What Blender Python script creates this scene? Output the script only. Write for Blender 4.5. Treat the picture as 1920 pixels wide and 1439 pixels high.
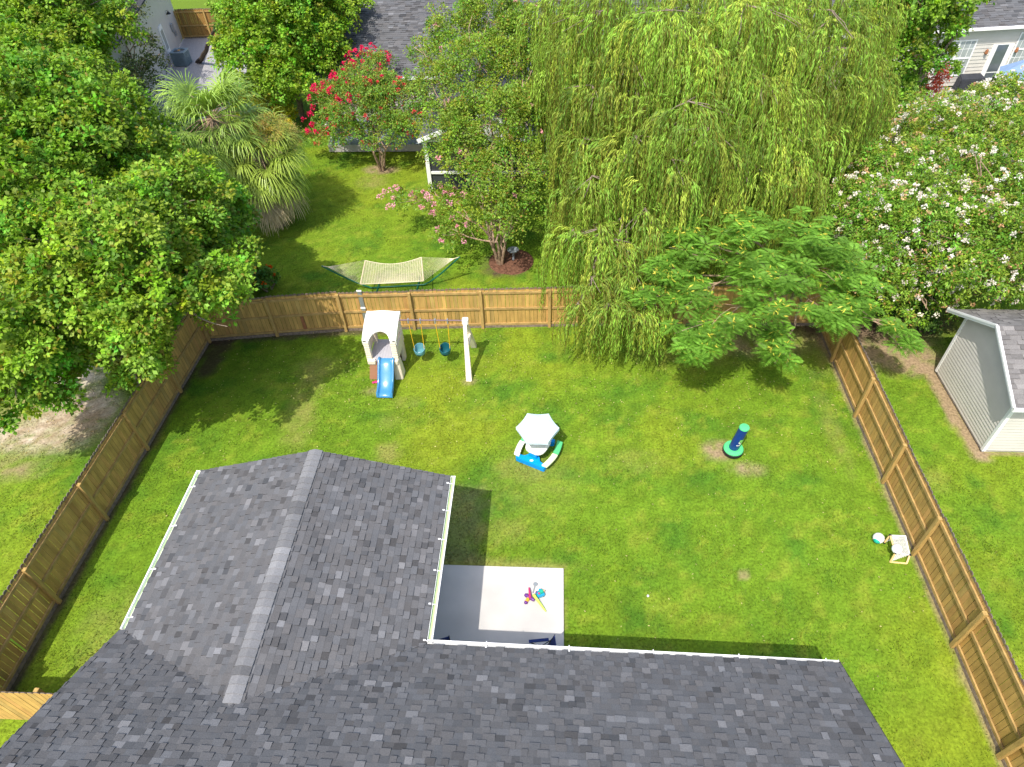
import bpy, bmesh, math, random
import numpy as np
from mathutils import Vector, Matrix
random.seed(7); RNG = np.random.default_rng(11)
for o in list(bpy.data.objects): bpy.data.objects.remove(o)
C = bpy.context.scene.collection
SC = bpy.context.scene

# ------------------------------------------------------------------ camera
F = 1244.46
MR = np.array([[0.9981492777545168, -0.013145366602132127, 0.05937355181418941],
                     [0.051331943385927586, 0.7056131528054079, -0.7067355305743699],
                     [-0.032604461448712985, 0.7084753192066099, 0.7049820360610132]])
HC = 16.0
cam = bpy.data.cameras.new('camera'); cam_o = bpy.data.objects.new('camera', cam); C.objects.link(cam_o)
mw = Matrix([[*MR[0], 0], [*MR[1], 0], [*MR[2], HC], [0, 0, 0, 1]])
cam_o.matrix_world = mw
cam.sensor_width = 36; cam.lens = F / 1920 * 36; cam.clip_end = 3000; cam.clip_start = .1
SC.camera = cam_o
# ------------------------------------------------------------------ sky, sun, exposure
SUN = Vector((-.26, -.56, 1)).normalized()
w = bpy.data.worlds.new('World'); SC.world = w; w.use_nodes = True
nt = w.node_tree; bg = nt.nodes['Background']
sky = nt.nodes.new('ShaderNodeTexSky'); sky.sky_type = 'NISHITA'; sky.sun_disc = False; sky.dust_density = 2.5; sky.ozone_density = .6
sky.sun_elevation = math.asin(SUN.z); sky.sun_rotation = math.atan2(SUN.x, SUN.y)
nt.links.new(sky.outputs[0], bg.inputs[0]); bg.inputs[1].default_value = .15
sl = bpy.data.lights.new('sun', 'SUN'); sl.energy = 2.6; sl.angle = math.radians(.5); sl.color = (1, .955, .88)
so = bpy.data.objects.new('sun', sl); C.objects.link(so)
so.rotation_euler = SUN.to_track_quat('Z', 'Y').to_euler()
SC.view_settings.view_transform = 'Standard'; SC.view_settings.look = 'None'
SC.view_settings.exposure = .9; SC.view_settings.gamma = 1


def P(px, py, z=0.):
    """a point of the place at height z"""
    d = MR @ np.array([px - 960, -(py - 719.5), -F]); t = (z - HC) / d[2]
    return Vector((d[0] * t, d[1] * t, z))


def hit(px, py, p0, n):
    d = Vector(MR @ np.array([px - 960, -(py - 719.5), -F])); o = Vector((0, 0, HC))
    return o + d * ((Vector(p0) - o).dot(n) / d.dot(n))


# ------------------------------------------------------------------ numpy noise
def _h(ix, iy, s):
    n = (ix * 374761393 + iy * 668265263 + s * 1442695041) & 0x7fffffff
    n = ((n ^ (n >> 13)) * 1274126177) & 0x7fffffff
    return ((n ^ (n >> 16)) & 0xffff) / 65535.


def vnoise(x, y, s=0):
    ix = np.floor(x).astype(np.int64); iy = np.floor(y).astype(np.int64)
    fx = x - ix; fy = y - iy; fx = fx * fx * (3 - 2 * fx); fy = fy * fy * (3 - 2 * fy)
    a = _h(ix, iy, s); b = _h(ix + 1, iy, s); c = _h(ix, iy + 1, s); d = _h(ix + 1, iy + 1, s)
    return (a * (1 - fx) + b * fx) * (1 - fy) + (c * (1 - fx) + d * fx) * fy


def fbm(x, y, s=0, o=4):
    r = 0; a = .5; t = 0
    for k in range(o):
        r = r + a * vnoise(x * 2 ** k, y * 2 ** k, s + k * 17); t += a; a *= .55
    return r / t


# ------------------------------------------------------------------ materials
def newmat(name):
    m = bpy.data.materials.new(name); m.use_nodes = True
    return m, m.node_tree, m.node_tree.nodes['Principled BSDF']


def noisecol(nt, base, amt, scale, coord='Object', scale_v=None):
    tc = nt.nodes.new('ShaderNodeTexCoord'); n = nt.nodes.new('ShaderNodeTexNoise')
    n.inputs['Scale'].default_value = scale; n.inputs['Detail'].default_value = 6
    if scale_v:
        mp = nt.nodes.new('ShaderNodeMapping'); mp.inputs['Scale'].default_value = scale_v
        nt.links.new(tc.outputs[coord], mp.inputs[0]); nt.links.new(mp.outputs[0], n.inputs['Vector'])
    else: nt.links.new(tc.outputs[coord], n.inputs['Vector'])
    mr = nt.nodes.new('ShaderNodeMapRange'); mr.inputs[1].default_value = .3; mr.inputs[2].default_value = .7
    mr.inputs[3].default_value = 1 - amt; mr.inputs[4].default_value = 1 + amt
    nt.links.new(n.outputs[0], mr.inputs[0])
    mx = nt.nodes.new('ShaderNodeVectorMath'); mx.operation = 'SCALE'
    nt.links.new(mr.outputs[0], mx.inputs['Scale'])
    if isinstance(base, tuple): mx.inputs[0].default_value = base[:3]
    else: nt.links.new(base, mx.inputs[0])
    return mx.outputs[0], n.outputs[0]


def mat(name, col, rough=.6, amt=.06, scale=6, bump=0., spec=.4, metal=0., coat=0., scale_v=None, bscale=None):
    m, nt, b = newmat(name)
    c, n = noisecol(nt, col, amt, scale, scale_v=scale_v)
    nt.links.new(c, b.inputs['Base Color'])
    b.inputs['Roughness'].default_value = rough; b.inputs['Specular IOR Level'].default_value = spec
    b.inputs['Metallic'].default_value = metal; b.inputs['Coat Weight'].default_value = coat
    if bump:
        bp = nt.nodes.new('ShaderNodeBump'); bp.inputs['Strength'].default_value = bump; bp.inputs['Distance'].default_value = .01
        if bscale:
            nn = nt.nodes.new('ShaderNodeTexNoise'); nn.inputs['Scale'].default_value = bscale
            tc = nt.nodes.new('ShaderNodeTexCoord'); nt.links.new(tc.outputs['Object'], nn.inputs['Vector']); n = nn.outputs[0]
        nt.links.new(n, bp.inputs['Height']); nt.links.new(bp.outputs[0], b.inputs['Normal'])
    return m


def attrmat(name, rough=.85, amt=.12, scale=40, spec=.25, bump=0., scale_v=None):
    """colour from the mesh's own per-face colour, broken up by noise"""
    m, nt, b = newmat(name)
    a = nt.nodes.new('ShaderNodeAttribute'); a.attribute_name = 'Col'
    c, n = noisecol(nt, a.outputs['Color'], amt, scale, scale_v=scale_v)
    nt.links.new(c, b.inputs['Base Color']); b.inputs['Roughness'].default_value = rough
    b.inputs['Specular IOR Level'].default_value = spec
    if bump:
        bp = nt.nodes.new('ShaderNodeBump'); bp.inputs['Strength'].default_value = bump; bp.inputs['Distance'].default_value = .01
        nt.links.new(n, bp.inputs['Height']); nt.links.new(bp.outputs[0], b.inputs['Normal'])
    return m


def leafmat(name, trans=.35, rough=.5, spec=.25, tint=(1.15, 1.15, .5)):
    m = bpy.data.materials.new(name); m.use_nodes = True; nt = m.node_tree
    b = nt.nodes['Principled BSDF']; out = nt.nodes['Material Output']
    a = nt.nodes.new('ShaderNodeAttribute'); a.attribute_name = 'Col'
    nt.links.new(a.outputs['Color'], b.inputs['Base Color'])
    b.inputs['Roughness'].default_value = rough; b.inputs['Specular IOR Level'].default_value = spec
    t = nt.nodes.new('ShaderNodeBsdfTranslucent')
    mu = nt.nodes.new('ShaderNodeVectorMath'); mu.operation = 'MULTIPLY'; mu.inputs[1].default_value = tint
    nt.links.new(a.outputs['Color'], mu.inputs[0]); nt.links.new(mu.outputs[0], t.inputs[0])
    mx = nt.nodes.new('ShaderNodeMixShader'); mx.inputs[0].default_value = trans
    nt.links.new(b.outputs[0], mx.inputs[1]); nt.links.new(t.outputs[0], mx.inputs[2]); nt.links.new(mx.outputs[0], out.inputs[0])
    return m


M = dict(
    ground=attrmat('lawn soil and turf', .95, .3, 14, .1, .6),
    blade=leafmat('grass blades', .25, .6, .2),
    leaf=leafmat('tree leaves', .38), willow=leafmat('willow leaves', .4), palm=leafmat('palm leaflets', .25, .4, .4),
    petal=leafmat('petals', .3, .7, .1, (1, .8, .8)),
    bark=mat('bark', (.23, .18, .135), .9, .35, 12, .5, .1), palebark=mat('pale bark', (.36, .25, .17), .8, .3, 7, .3, .1),
    darkbark=mat('dark bark', (.07, .055, .045), .9, .3, 12, .5, .1),
    wood=attrmat('fence boards', .8, .2, 2.2, .15, .15, (3, 3, .8)), post=mat('fence posts', (.44, .29, .10), .8, .22, 6, .2, .15, scale_v=(4, 4, .6)),
    rail=mat('fence rails', (.41, .27, .10), .8, .25, 5, .2, .15), brownwood=attrmat('brown boards', .8, .2, 5, .1, .15, (6, 6, .7)),
    shingle=attrmat('asphalt shingles', .93, .16, 55, .12, .25), cap=attrmat('ridge cap shingles', .92, .14, 40, .12, .25),
    deck=mat('roof underlay', (.06, .06, .065), .9), shedroof=attrmat('aged shingles', .9, .15, 30, .15, .2),
    white=mat('white trim paint', (.82, .82, .80), .35, .03, 3), gutterrefl=mat('gutter lining', (.42, .58, .26), .4, .15, 3),
    siding=mat('cream vinyl siding', (.56, .53, .47), .5, .05, 2), sidinggrey=mat('grey beige siding', (.50, .46, .42), .5, .05, 2),
    concrete=mat('patio concrete', (.55, .525, .49), .85, .09, 1.1, .12, .2, bscale=60), gravel=mat('crushed gravel', (.34, .33, .33), .95, .35, 25, .8, .1),
    cream=mat('cream moulded plastic', (.80, .70, .55), .42, .04, 3, .05), whitep=mat('white moulded plastic', (.82, .80, .74), .4, .03, 3),
    blue=mat('blue slide plastic', (.055, .24, .46), .22, .04, 3, spec=.6), brown=mat('brown moulded plastic', (.40, .20, .12), .5, .05, 3),
    greydeck=mat('grey moulded deck', (.42, .41, .44), .5, .04, 6), purpletube=mat('purple brown steel tube', (.17, .10, .11), .4, .05, 4),
    yellow=mat('yellow rope', (.85, .50, .02), .6, .1, 30), teal=mat('teal bucket plastic', (.12, .32, .36), .4, .05, 6), dteal=mat('dark teal bucket plastic', (.01, .10, .12), .4, .05, 6),
    grey=mat('galvanised metal', (.45, .46, .48), .4, .1, 12, metal=.6), aqua=mat('pale blue umbrella cloth', (.66, .80, .86), .8, .04, 5),
    tblue=mat('bright blue plastic', (.0, .30, .78), .4, .04, 4), mint=mat('mint green plastic', (.10, .52, .20), .45, .04, 4), palelime=mat('pale lime plastic', (.70, .78, .48), .45, .04, 4),
    navy=mat('navy vinyl', (.004, .035, .20), .3, .05, 5, spec=.6), gtop=mat('bright green vinyl', (.10, .62, .22), .35, .05, 5), black=mat('black plastic', (.012, .014, .018), .4, .05, 5),
    emblem=mat('green print', (.22, .55, .12), .5), ballw=mat('white ball', (.82, .82, .84), .4, .03, 9), ballg=mat('green ball panel', (.02, .42, .30), .5),
    orange=mat('orange goal tube', (.80, .55, .24), .5, .06, 8), net=mat('white cord net', (.75, .75, .74), .8, .1, 40),
    hgreen=mat('dark green steel tube', (.008, .12, .07), .35, .06, 8), hrope=mat('cotton rope', (.62, .56, .38), .9, .15, 30), hbar=mat('varnished spreader wood', (.62, .52, .34), .5, .1, 10),
    purple=mat('purple plastic', (.13, .03, .22), .4), pink=mat('pink foam', (.62, .03, .16), .5), lime=mat('lime plastic', (.52, .72, .10), .4), gold=mat('yellow plastic', (.85, .42, .02), .4),
    dgrey=mat('grey plastic', (.24, .27, .29), .5), bluem=mat('sky blue plastic', (.02, .33, .55), .4), greenm=mat('sea green plastic', (.02, .40, .26), .4),
    navycloth=mat('navy camp chair cloth', (.012, .03, .14), .8, .1, 20), glass=mat('window glass', (.10, .12, .13), .08, .2, 1.5, spec=.8), sheer=mat('window with pale blind', (.34, .37, .36), .25, .15, 3, spec=.6),
    screen=mat('porch screen', (.035, .04, .045), .7, .2, 2), grilld=mat('black grill cover', (.035, .037, .045), .55, .15, 4), acm=mat('air conditioner steel', (.22, .29, .33), .5, .1, 4, metal=.3),
    bluecloth=mat('dusty blue umbrella cloth', (.20, .30, .47), .8, .06, 3), deckm=mat('blue grey deck boards', (.26, .32, .34), .7, .1, 4), mulch=attrmat('mulch and soil', .95, .4, 30, .05, .6),
    bark_mulch=mat('bark mulch', (.14, .07, .045), .95, .5, 14, .9, .05), rust=mat('rust brown', (.30, .12, .05), .8, .2, 8), stone=mat('pale stone', (.5, .47, .42), .9, .15, 10, .3),
)

# ------------------------------------------------------------------ object helpers
ORG = {}


def tag(o, label=None, cat=None, group=None, kind=None):
    if label: o['label'] = label
    if cat: o['category'] = cat
    if group: o['group'] = group
    if kind: o['kind'] = kind
    return o


def thing(name, loc, label, cat, group=None):
    o = bpy.data.objects.new(name, None); o.empty_display_size = .2; C.objects.link(o)
    o.location = loc; ORG[o.name] = Vector(loc); return tag(o, label, cat, group)


def _link(name, me, m, parent):
    o = bpy.data.objects.new(name, me); C.objects.link(o)
    me.materials.append(m)
    if parent is not None: o.parent = parent
    return o


class MB:
    def __init__(s): s.v = []; s.f = []; s.c = []; s.col = None

    def face(s, pts):
        n = len(s.v); s.v += [tuple(p) for p in pts]; s.f.append(tuple(range(n, n + len(pts)))); s.c.append(s.col)

    def raw(s, vs, fs):
        n = len(s.v); s.v += [tuple(p) for p in vs]
        for f in fs: s.f.append(tuple(i + n for i in f)); s.c.append(s.col)

    def box(s, a, b):
        x0, y0, z0 = a; x1, y1, z1 = b
        s.raw([(x0, y0, z0), (x1, y0, z0), (x1, y1, z0), (x0, y1, z0), (x0, y0, z1), (x1, y0, z1), (x1, y1, z1), (x0, y1, z1)],
              [(0, 3, 2, 1), (4, 5, 6, 7), (0, 1, 5, 4), (1, 2, 6, 5), (2, 3, 7, 6), (3, 0, 4, 7)]); return s

    def obox(s, c, u, v, w_):
        """oriented box: centre and three half-extent vectors"""
        c, u, v, w_ = map(Vector, (c, u, v, w_))
        vs = [c + u * a + v * b + w_ * d for d in (-1, 1) for a, b in ((-1, -1), (1, -1), (1, 1), (-1, 1))]
        s.raw(vs, [(0, 3, 2, 1), (4, 5, 6, 7), (0, 1, 5, 4), (1, 2, 6, 5), (2, 3, 7, 6), (3, 0, 4, 7)]); return s

    def beam(s, a, b, wd, ht, up=(0, 0, 1)):
        a, b = Vector(a), Vector(b); d = (b - a); L = d.length; d.normalize(); up = Vector(up)
        sd = d.cross(up)
        if sd.length < 1e-3: sd = d.cross(Vector((0, 1, 0)))
        sd.normalize(); up2 = sd.cross(d).normalized()
        return s.obox((a + b) / 2, d * L / 2, sd * wd / 2, up2 * ht / 2)

    def tube(s, pts, r, n=8, cap=True):
        pts = [Vector(p) for p in pts]
        if not isinstance(r, (list, tuple)): r = [r] * len(pts)
        rings = []; ref = None
        for i, p in enumerate(pts):
            d = (pts[min(i + 1, len(pts) - 1)] - pts[max(i - 1, 0)])
            if d.length < 1e-6: d = Vector((0, 0, 1))
            d.normalize()
            if ref is None or abs(ref.dot(d)) > .95:
                ref = Vector((1, 0, 0)) if abs(d.x) < .8 else Vector((0, 1, 0))
            a = (ref - d * ref.dot(d)).normalized(); ref = a; b = d.cross(a)
            rings.append([p + (a * math.cos(t) + b * math.sin(t)) * r[i] for t in [2 * math.pi * k / n for k in range(n)]])
        vs = [q for R_ in rings for q in R_]; fs = []
        for i in range(len(pts) - 1):
            for k in range(n):
                a = i * n + k; b = i * n + (k + 1) % n; fs.append((a, b, b + n, a + n))
        if cap: fs.append(tuple(range(n - 1, -1, -1))); fs.append(tuple((len(pts) - 1) * n + k for k in range(n)))
        s.raw(vs, fs); return s

    def lathe(s, c, prof, n=24, sx=1, sy=1):
        c = Vector(c); vs = []; fs = []
        for (r, z) in prof:
            for k in range(n):
                t = 2 * math.pi * k / n; vs.append(c + Vector((r * math.cos(t) * sx, r * math.sin(t) * sy, z)))
        for i in range(len(prof) - 1):
            for k in range(n):
                a = i * n + k; b = i * n + (k + 1) % n; fs.append((a, b, b + n, a + n))
        fs.append(tuple(range(n - 1, -1, -1))); fs.append(tuple((len(prof) - 1) * n + k for k in range(n)))
        s.raw(vs, fs); return s

    def sphere(s, c, r, n=16, sc=(1, 1, 1)):
        pr = [(r * math.sin(math.pi * k / n) + 1e-4, -r * math.cos(math.pi * k / n) * sc[2]) for k in range(n + 1)]
        return s.lathe(c, pr, n * 2, sc[0], sc[1])

    def build(s, name, m, parent=None, smooth=False, bevel=0, label=None):
        off = Vector((0, 0, 0))
        if parent is not None:
            r = parent
            off = ORG[r.name]
        me = bpy.data.meshes.new(name)
        me.from_pydata([(v[0] - off.x, v[1] - off.y, v[2] - off.z) for v in s.v], [], s.f)
        if any(c is not None for c in s.c):
            at = me.attributes.new('Col', 'FLOAT_COLOR', 'CORNER'); arr = []
            for f, c in zip(s.f, s.c):
                c = c or (.5, .5, .5); arr += [c[0], c[1], c[2], 1.] * len(f)
            at.data.foreach_set('color', arr)
        me.validate()
        o = _link(name, me, m, parent)
        ORG[o.name] = off
        if bevel:
            bm = bmesh.new(); bm.from_mesh(me); bmesh.ops.remove_doubles(bm, verts=bm.verts, dist=1e-5)
            bmesh.ops.recalc_face_normals(bm, faces=bm.faces)
            bmesh.ops.bevel(bm, geom=[e for e in bm.edges if len(e.link_faces) == 2 and e.calc_face_angle(0) > .5], offset=bevel, segments=2, affect='EDGES', clamp_overlap=True)
            bm.to_mesh(me); bm.free()
        if smooth:
            me.polygons.foreach_set('use_smooth', [True] * len(me.polygons))
            try: me.set_sharp_from_angle(angle=math.radians(40))
            except Exception: pass
        if label: o['label'] = label
        return o


def npmesh(name, V, k, cols, m, parent=None):
    """V (n*k,3) verts, k per face; cols (n,3) per face"""
    V = np.asarray(V, dtype=np.float32).reshape(-1, 3)
    if parent is not None: V = V - np.array(ORG[parent.name], dtype=np.float32)
    n = len(V) // k; me = bpy.data.meshes.new(name)
    me.vertices.add(len(V)); me.vertices.foreach_set('co', V.ravel())
    me.loops.add(n * k); me.loops.foreach_set('vertex_index', np.arange(n * k, dtype=np.int32))
    me.polygons.add(n); me.polygons.foreach_set('loop_start', np.arange(0, n * k, k, dtype=np.int32))
    try: me.polygons.foreach_set('loop_total', np.full(n, k, dtype=np.int32))
    except Exception: pass
    me.update(calc_edges=True)
    at = me.attributes.new('Col', 'FLOAT_COLOR', 'POINT')
    cc = np.ones((n, k, 4), dtype=np.float32); cc[:, :, :3] = np.clip(cols, 0, 1)[:, None, :]
    at.data.foreach_set('color', cc.ravel())
    o = _link(name, me, m, parent); ORG[o.name] = ORG[parent.name] if parent is not None else Vector((0, 0, 0))
    return o


def copy_tree(o, parent=None):
    c = o.copy(); C.objects.link(c)
    if parent is not None: c.parent = parent
    for ch in list(o.children): copy_tree(ch, c)
    return c


# ------------------------------------------------------------------ the lawn
# worn, dry and bare places: x, y, rx, ry, strength, kind (0 straw, 1 bare soil, 2 pale sand, 3 mulch)
def patch(px, py, rx, ry, s, k): p = P(px, py); return (p.x, p.y, rx, ry, s, k)


PATCH = [patch(1345, 845, .52, .42, 1.0, 1), patch(1400, 880, .6, .3, .6, 1), patch(728, 850, .45, .45, .95, 0), patch(575, 740, .5, 1.6, .75, 0),
         patch(600, 690, .9, .6, .6, 0), patch(560, 800, .6, 1.0, .6, 0), patch(985, 880, .9, .45, .6, 0), patch(1395, 1079, .16, .13, 1.1, 1),
         patch(1480, 1330, 1.2, .4, .3, 0), patch(940, 1000, .7, .5, .55, 0), patch(1190, 865, .9, .5, .35, 0), patch(1300, 660, 2.5, .9, .5, 0),
         patch(1560, 660, 1.2, 1.5, .6, 0), patch(1430, 640, 1.8, .9, .75, 1), patch(870, 1055, 3, .2, .6, 0), patch(700, 340, .8, .8, .95, 0),
         patch(715, 318, .9, .5, 1.2, 1), patch(150, 770, 1.3, 1.1, 1.15, 2), patch(60, 815, 2.2, .8, .9, 2), patch(120, 700, 1.6, 1.2, 1.2, 2), patch(20, 880, 1.2, .5, .6, 1), patch(100, 790, 2.6, 1.5, .75, 1),
         patch(1640, 640, 2., 1.6, 1.3, 1), patch(1720, 680, 1.0, .7, 1.2, 1), patch(1560, 800, .3, 2, .5, 0), patch(1200, 1230, 1., .4, .4, 0),
         patch(200, 1180, .8, 1.2, .5, 0), patch(760, 755, .5, .3, .5, 0), patch(705, 735, .45, .2, .8, 1), patch(730, 790, .5, .4, .3, 0),
         patch(945, 498, 1.0, .8, 1.3, 3), patch(1000, 900, 1.5, 1.5, .3, 0), patch(1745, 900, .5, .5, .4, 0), patch(1640, 600, 3.0, 1.2, 1.3, 3), patch(880, 715, .25, .2, .7, 1)]


def gcol(x, y):
    """base colour of the ground, 0..1 bareness"""
    n1 = fbm(x * .28 + 3, y * .28, 1); n2 = fbm(x * .9, y * .9 + 9, 2); n3 = fbm(x * 3.1, y * 3.1, 3, 3)
    g = np.stack([.100 + 0 * x, .182 + 0 * x, .014 + 0 * x], -1)
    yl = np.clip((n1 - .42) * 3.0, 0, 1)[..., None]; g = g * (1 - yl) + np.array([.148, .205, .016]) * yl
    dk = np.clip((n2 - .52) * 3.5, 0, .9)[..., None]; g = g * (1 - dk) + np.array([.055, .138, .013]) * dk
    st = np.clip((n3 - .58) * 3, 0, .5)[..., None]; g = g * (1 - st) + np.array([.19, .235, .03]) * st
    wd_ = np.clip((fbm(x * 5.5, y * 5.5, 77, 3) - .5) * 1.3, -.15, .15)[..., None]; g = g * np.array([1.22, 1.17, 1.0]) * (1 + wd_ * .8)
    bare = 0 * x
    cols = [np.array([.23, .235, .055]), np.array([.30, .215, .13]), np.array([.55, .47, .36]), np.array([.085, .055, .04])]
    for (cx, cy, rx, ry, s, k) in PATCH:
        d = np.sqrt(((x - cx) / rx) ** 2 + ((y - cy) / ry) ** 2)
        a = np.clip((1.25 - d) * 1.3, 0, 1) * s * np.clip(.25 + 1.6 * (fbm(x * 4.2, y * 4.2, 5 + k, 3) - .28), 0, 1.3)
        a = np.clip(a * 1.25, 0, .95)[..., None]; g = g * (1 - a) + cols[k] * a
        if k: bare = np.maximum(bare, a[..., 0])
    # soil strips: foot of the fences, under the shed's rim, ring in the grass
    strips = [((-12.85, 4.8), (-12.85, 18.1), .2, 3, .85), ((-12.8, 18.2), (-6, 18.9), .3, 3, .8), ((9.75, 3), (9.75, 19), .2, 1, .7), ((12.85, 13.3), (12.8, 17), .3, 1, 1.), ((12.8, 13.3), (17, 13.3), .08, 1, .8),
              ((-12.3, 16.6), (-12.3, 18.1), .45, 3, .8), ((-2.6, 9.2), (-2.6, 11), .8, 1, .35), ((.44, 7.4), (.44, 9.1), .05, 0, .7), ((-2.9, 9.12), (.45, 9.12), .06, 0, .8), ((5, 19.6), (9.6, 19.6), .9, 3, .9)]
    for (a0, b0, wd, k, s) in strips:
        ax, ay = a0; bx, by = b0; L2 = (bx - ax) ** 2 + (by - ay) ** 2
        t = np.clip(((x - ax) * (bx - ax) + (y - ay) * (by - ay)) / L2, 0, 1)
        d = np.hypot(x - ax - t * (bx - ax), y - ay - t * (by - ay)) / wd + (fbm(x * 3, y * 3, 31, 3) - .5) * 1.2
        a = np.clip((1.2 - d) * 1.5, 0, 1) * s; a = np.clip(a, 0, .95)[..., None]; g = g * (1 - a) + cols[k] * a
        bare = np.maximum(bare, a[..., 0])
    rc = P(1163, 1080); d = np.hypot(x - rc.x, y - rc.y); a = np.clip(1 - np.abs(d - .27) / .09, 0, 1) * .6
    g = g * (1 - a[..., None]) + np.array([.16, .26, .012]) * a[..., None]
    return g, bare


def axis(lo, hi, step, far):
    a = np.arange(lo, hi + 1e-6, step); o = []; v = step; p = hi
    while p < far: v *= 1.5; p += v; o.append(p)
    i = []; v = step; p = lo
    while p > -far: v *= 1.5; p -= v; i.append(p)
    return np.array(i[::-1] + list(a) + o)


gx = axis(-22, 22, .14, 1500); gy = axis(2, 38, .14, 1500)
X, Y = np.meshgrid(gx, gy); gc, bare = gcol(X, Y)
far_ = np.clip(np.maximum(np.maximum(np.abs(X) - 24, Y - 40), 0 - Y) / 4, 0, 1)[..., None]; gc = gc * (1 - far_) + np.array([.118, .185, .018]) * far_
Z = -.02 * bare + .025 * (fbm(X * .8, Y * .8, 9, 3) - .5)
Z = np.where((np.abs(X) < 40) & (Y > -5) & (Y < 60), Z, 0)
V = np.stack([X, Y, Z], -1).reshape(-1, 3).astype(np.float32)
nx, ny = len(gx), len(gy)
ii = (np.arange(ny - 1)[:, None] * nx + np.arange(nx - 1)[None, :]).ravel()
FQ = np.stack([ii, ii + 1, ii + nx + 1, ii + nx], -1).astype(np.int32)
me = bpy.data.meshes.new('lawn'); me.vertices.add(len(V)); me.vertices.foreach_set('co', V.ravel())
me.loops.add(FQ.size); me.loops.foreach_set('vertex_index', FQ.ravel())
me.polygons.add(len(FQ)); me.polygons.foreach_set('loop_start', np.arange(0, FQ.size, 4, dtype=np.int32))
me.update(calc_edges=True)
at = me.attributes.new('Col', 'FLOAT_COLOR', 'POINT'); cc = np.ones((len(V), 4), np.float32); cc[:, :3] = gc.reshape(-1, 3)
at.data.foreach_set('color', cc.ravel()); me.polygons.foreach_set('use_smooth', [True] * len(FQ))
tag(_link('lawn', me, M['ground'], None), kind='structure')


def grass(n, x0, x1, y0, y1, skip, wd, ln):
    x = RNG.uniform(x0, x1, n); y = RNG.uniform(y0, y1, n)
    c, b = gcol(x, y); keep = RNG.random(n) > b * 1.1
    # clumpiness
    keep &= RNG.random(n) < .35 + .9 * fbm(x * 2.2, y * 2.2, 40, 3)
    for (a0, a1, b0, b1) in skip: keep &= ~((x > a0) & (x < a1) & (y > b0) & (y < b1))
    x, y, c = x[keep], y[keep], c[keep]; n = len(x)
    t = RNG.uniform(0, 2 * np.pi, n); L = RNG.uniform(.5, 1.2, n) * ln; lean = RNG.uniform(.2, 1.1, n); W = RNG.uniform(.6, 1.3, n) * wd
    hz = .5 + fbm(x * 1.1, y * 1.1, 50, 3)
    p = np.stack([x, y, 0 * x - .015], -1)
    sd = np.stack([-np.sin(t), np.cos(t), 0 * t], -1) * W[:, None] / 2
    tip = np.stack([np.cos(t) * np.sin(lean), np.sin(t) * np.sin(lean), np.cos(lean) * .8], -1) * (L * hz)[:, None]
    V = np.stack([p - sd, p + sd, p + tip], 1)
    c = c * RNG.uniform(.62, 1.5, n)[:, None] * np.stack([RNG.uniform(.85, 1.25, n), np.ones(n), RNG.uniform(.7, 1.3, n)], -1)
    return V.reshape(-1, 3), c


skip = [(-8.7, -2.8, 0, 9.6), (-9, 5.5, 0, 5.4), (-3.1, .42, 5, 9.1), (12.9, 17, 13.3, 16.8)]
V1, c1 = grass(330000, -13.5, 17, 3.4, 20, skip, .026, .085)
V2, c2 = grass(90000, -24, -13, 4, 20, [], .03, .08)
V3, c3 = grass(110000, -15, 6, 20, 38, [], .035, .09)
go = npmesh('grass', np.concatenate([V1, V2, V3]), 3, np.concatenate([c1, c2, c3]), M['blade'])
tag(go, 'short green lawn grass growing across the yards', 'grass', kind='stuff')

# fallen leaves and clippings scattered on the lawn
nfl = 1500; fx = RNG.uniform(-12, 9.5, nfl); fy = np.where(RNG.random(nfl) < .6, RNG.normal(16, 1.6, nfl), RNG.uniform(6, 19, nfl)); okk = ~((fx < .5) & (fy < 10.3)) & (fy < 19)
fx, fy = fx[okk], fy[okk]; nfl = len(fx); fa = RNG.uniform(0, 6.28, nfl); fs = RNG.uniform(.012, .035, nfl); fz = RNG.uniform(.045, .07, nfl)
fq = np.stack([np.stack([fx + fs * np.cos(fa + k * np.pi / 2) * (1 if k % 2 else .5), fy + fs * np.sin(fa + k * np.pi / 2) * (1 if k % 2 else .5), fz + .004 * k], -1) for k in range(4)], 1)
fo = npmesh('fallen_leaves', fq.reshape(-1, 3), 4, np.array([[.45, .40, .16]]) * RNG.uniform(.5, 1.5, (nfl, 1)), M['blade'])
tag(fo, 'pale dry leaf litter scattered over the grass', 'leaf litter', kind='stuff')

# patio, gravel
b = MB(); b.box((-3.2, 4.6, -.05), (.385, 9.06, .07)); tag(b.build('patio', M['concrete'], bevel=.008), kind='structure')
b = MB(); b.face([P(300, 260, .03), P(455, 190, .03), P(470, 69, .03), P(343, 73, .03), P(290, 170, .03)])
tag(b.build('gravel_path', M['gravel']), kind='structure')


# ------------------------------------------------------------------ roofs of real shingles
def shingle_col(light=.07, dark=.07):
    r = random.random(); k = random.gauss(1, .06)
    if r < light: g = random.uniform(.145, .20)
    elif r < light + dark: g = random.uniform(.076, .095)
    else: g = random.uniform(.110, .136)
    g *= k * .92; t = random.uniform(-.003, .003)
    return (g + t, g, g * 1.03 - t)


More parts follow.
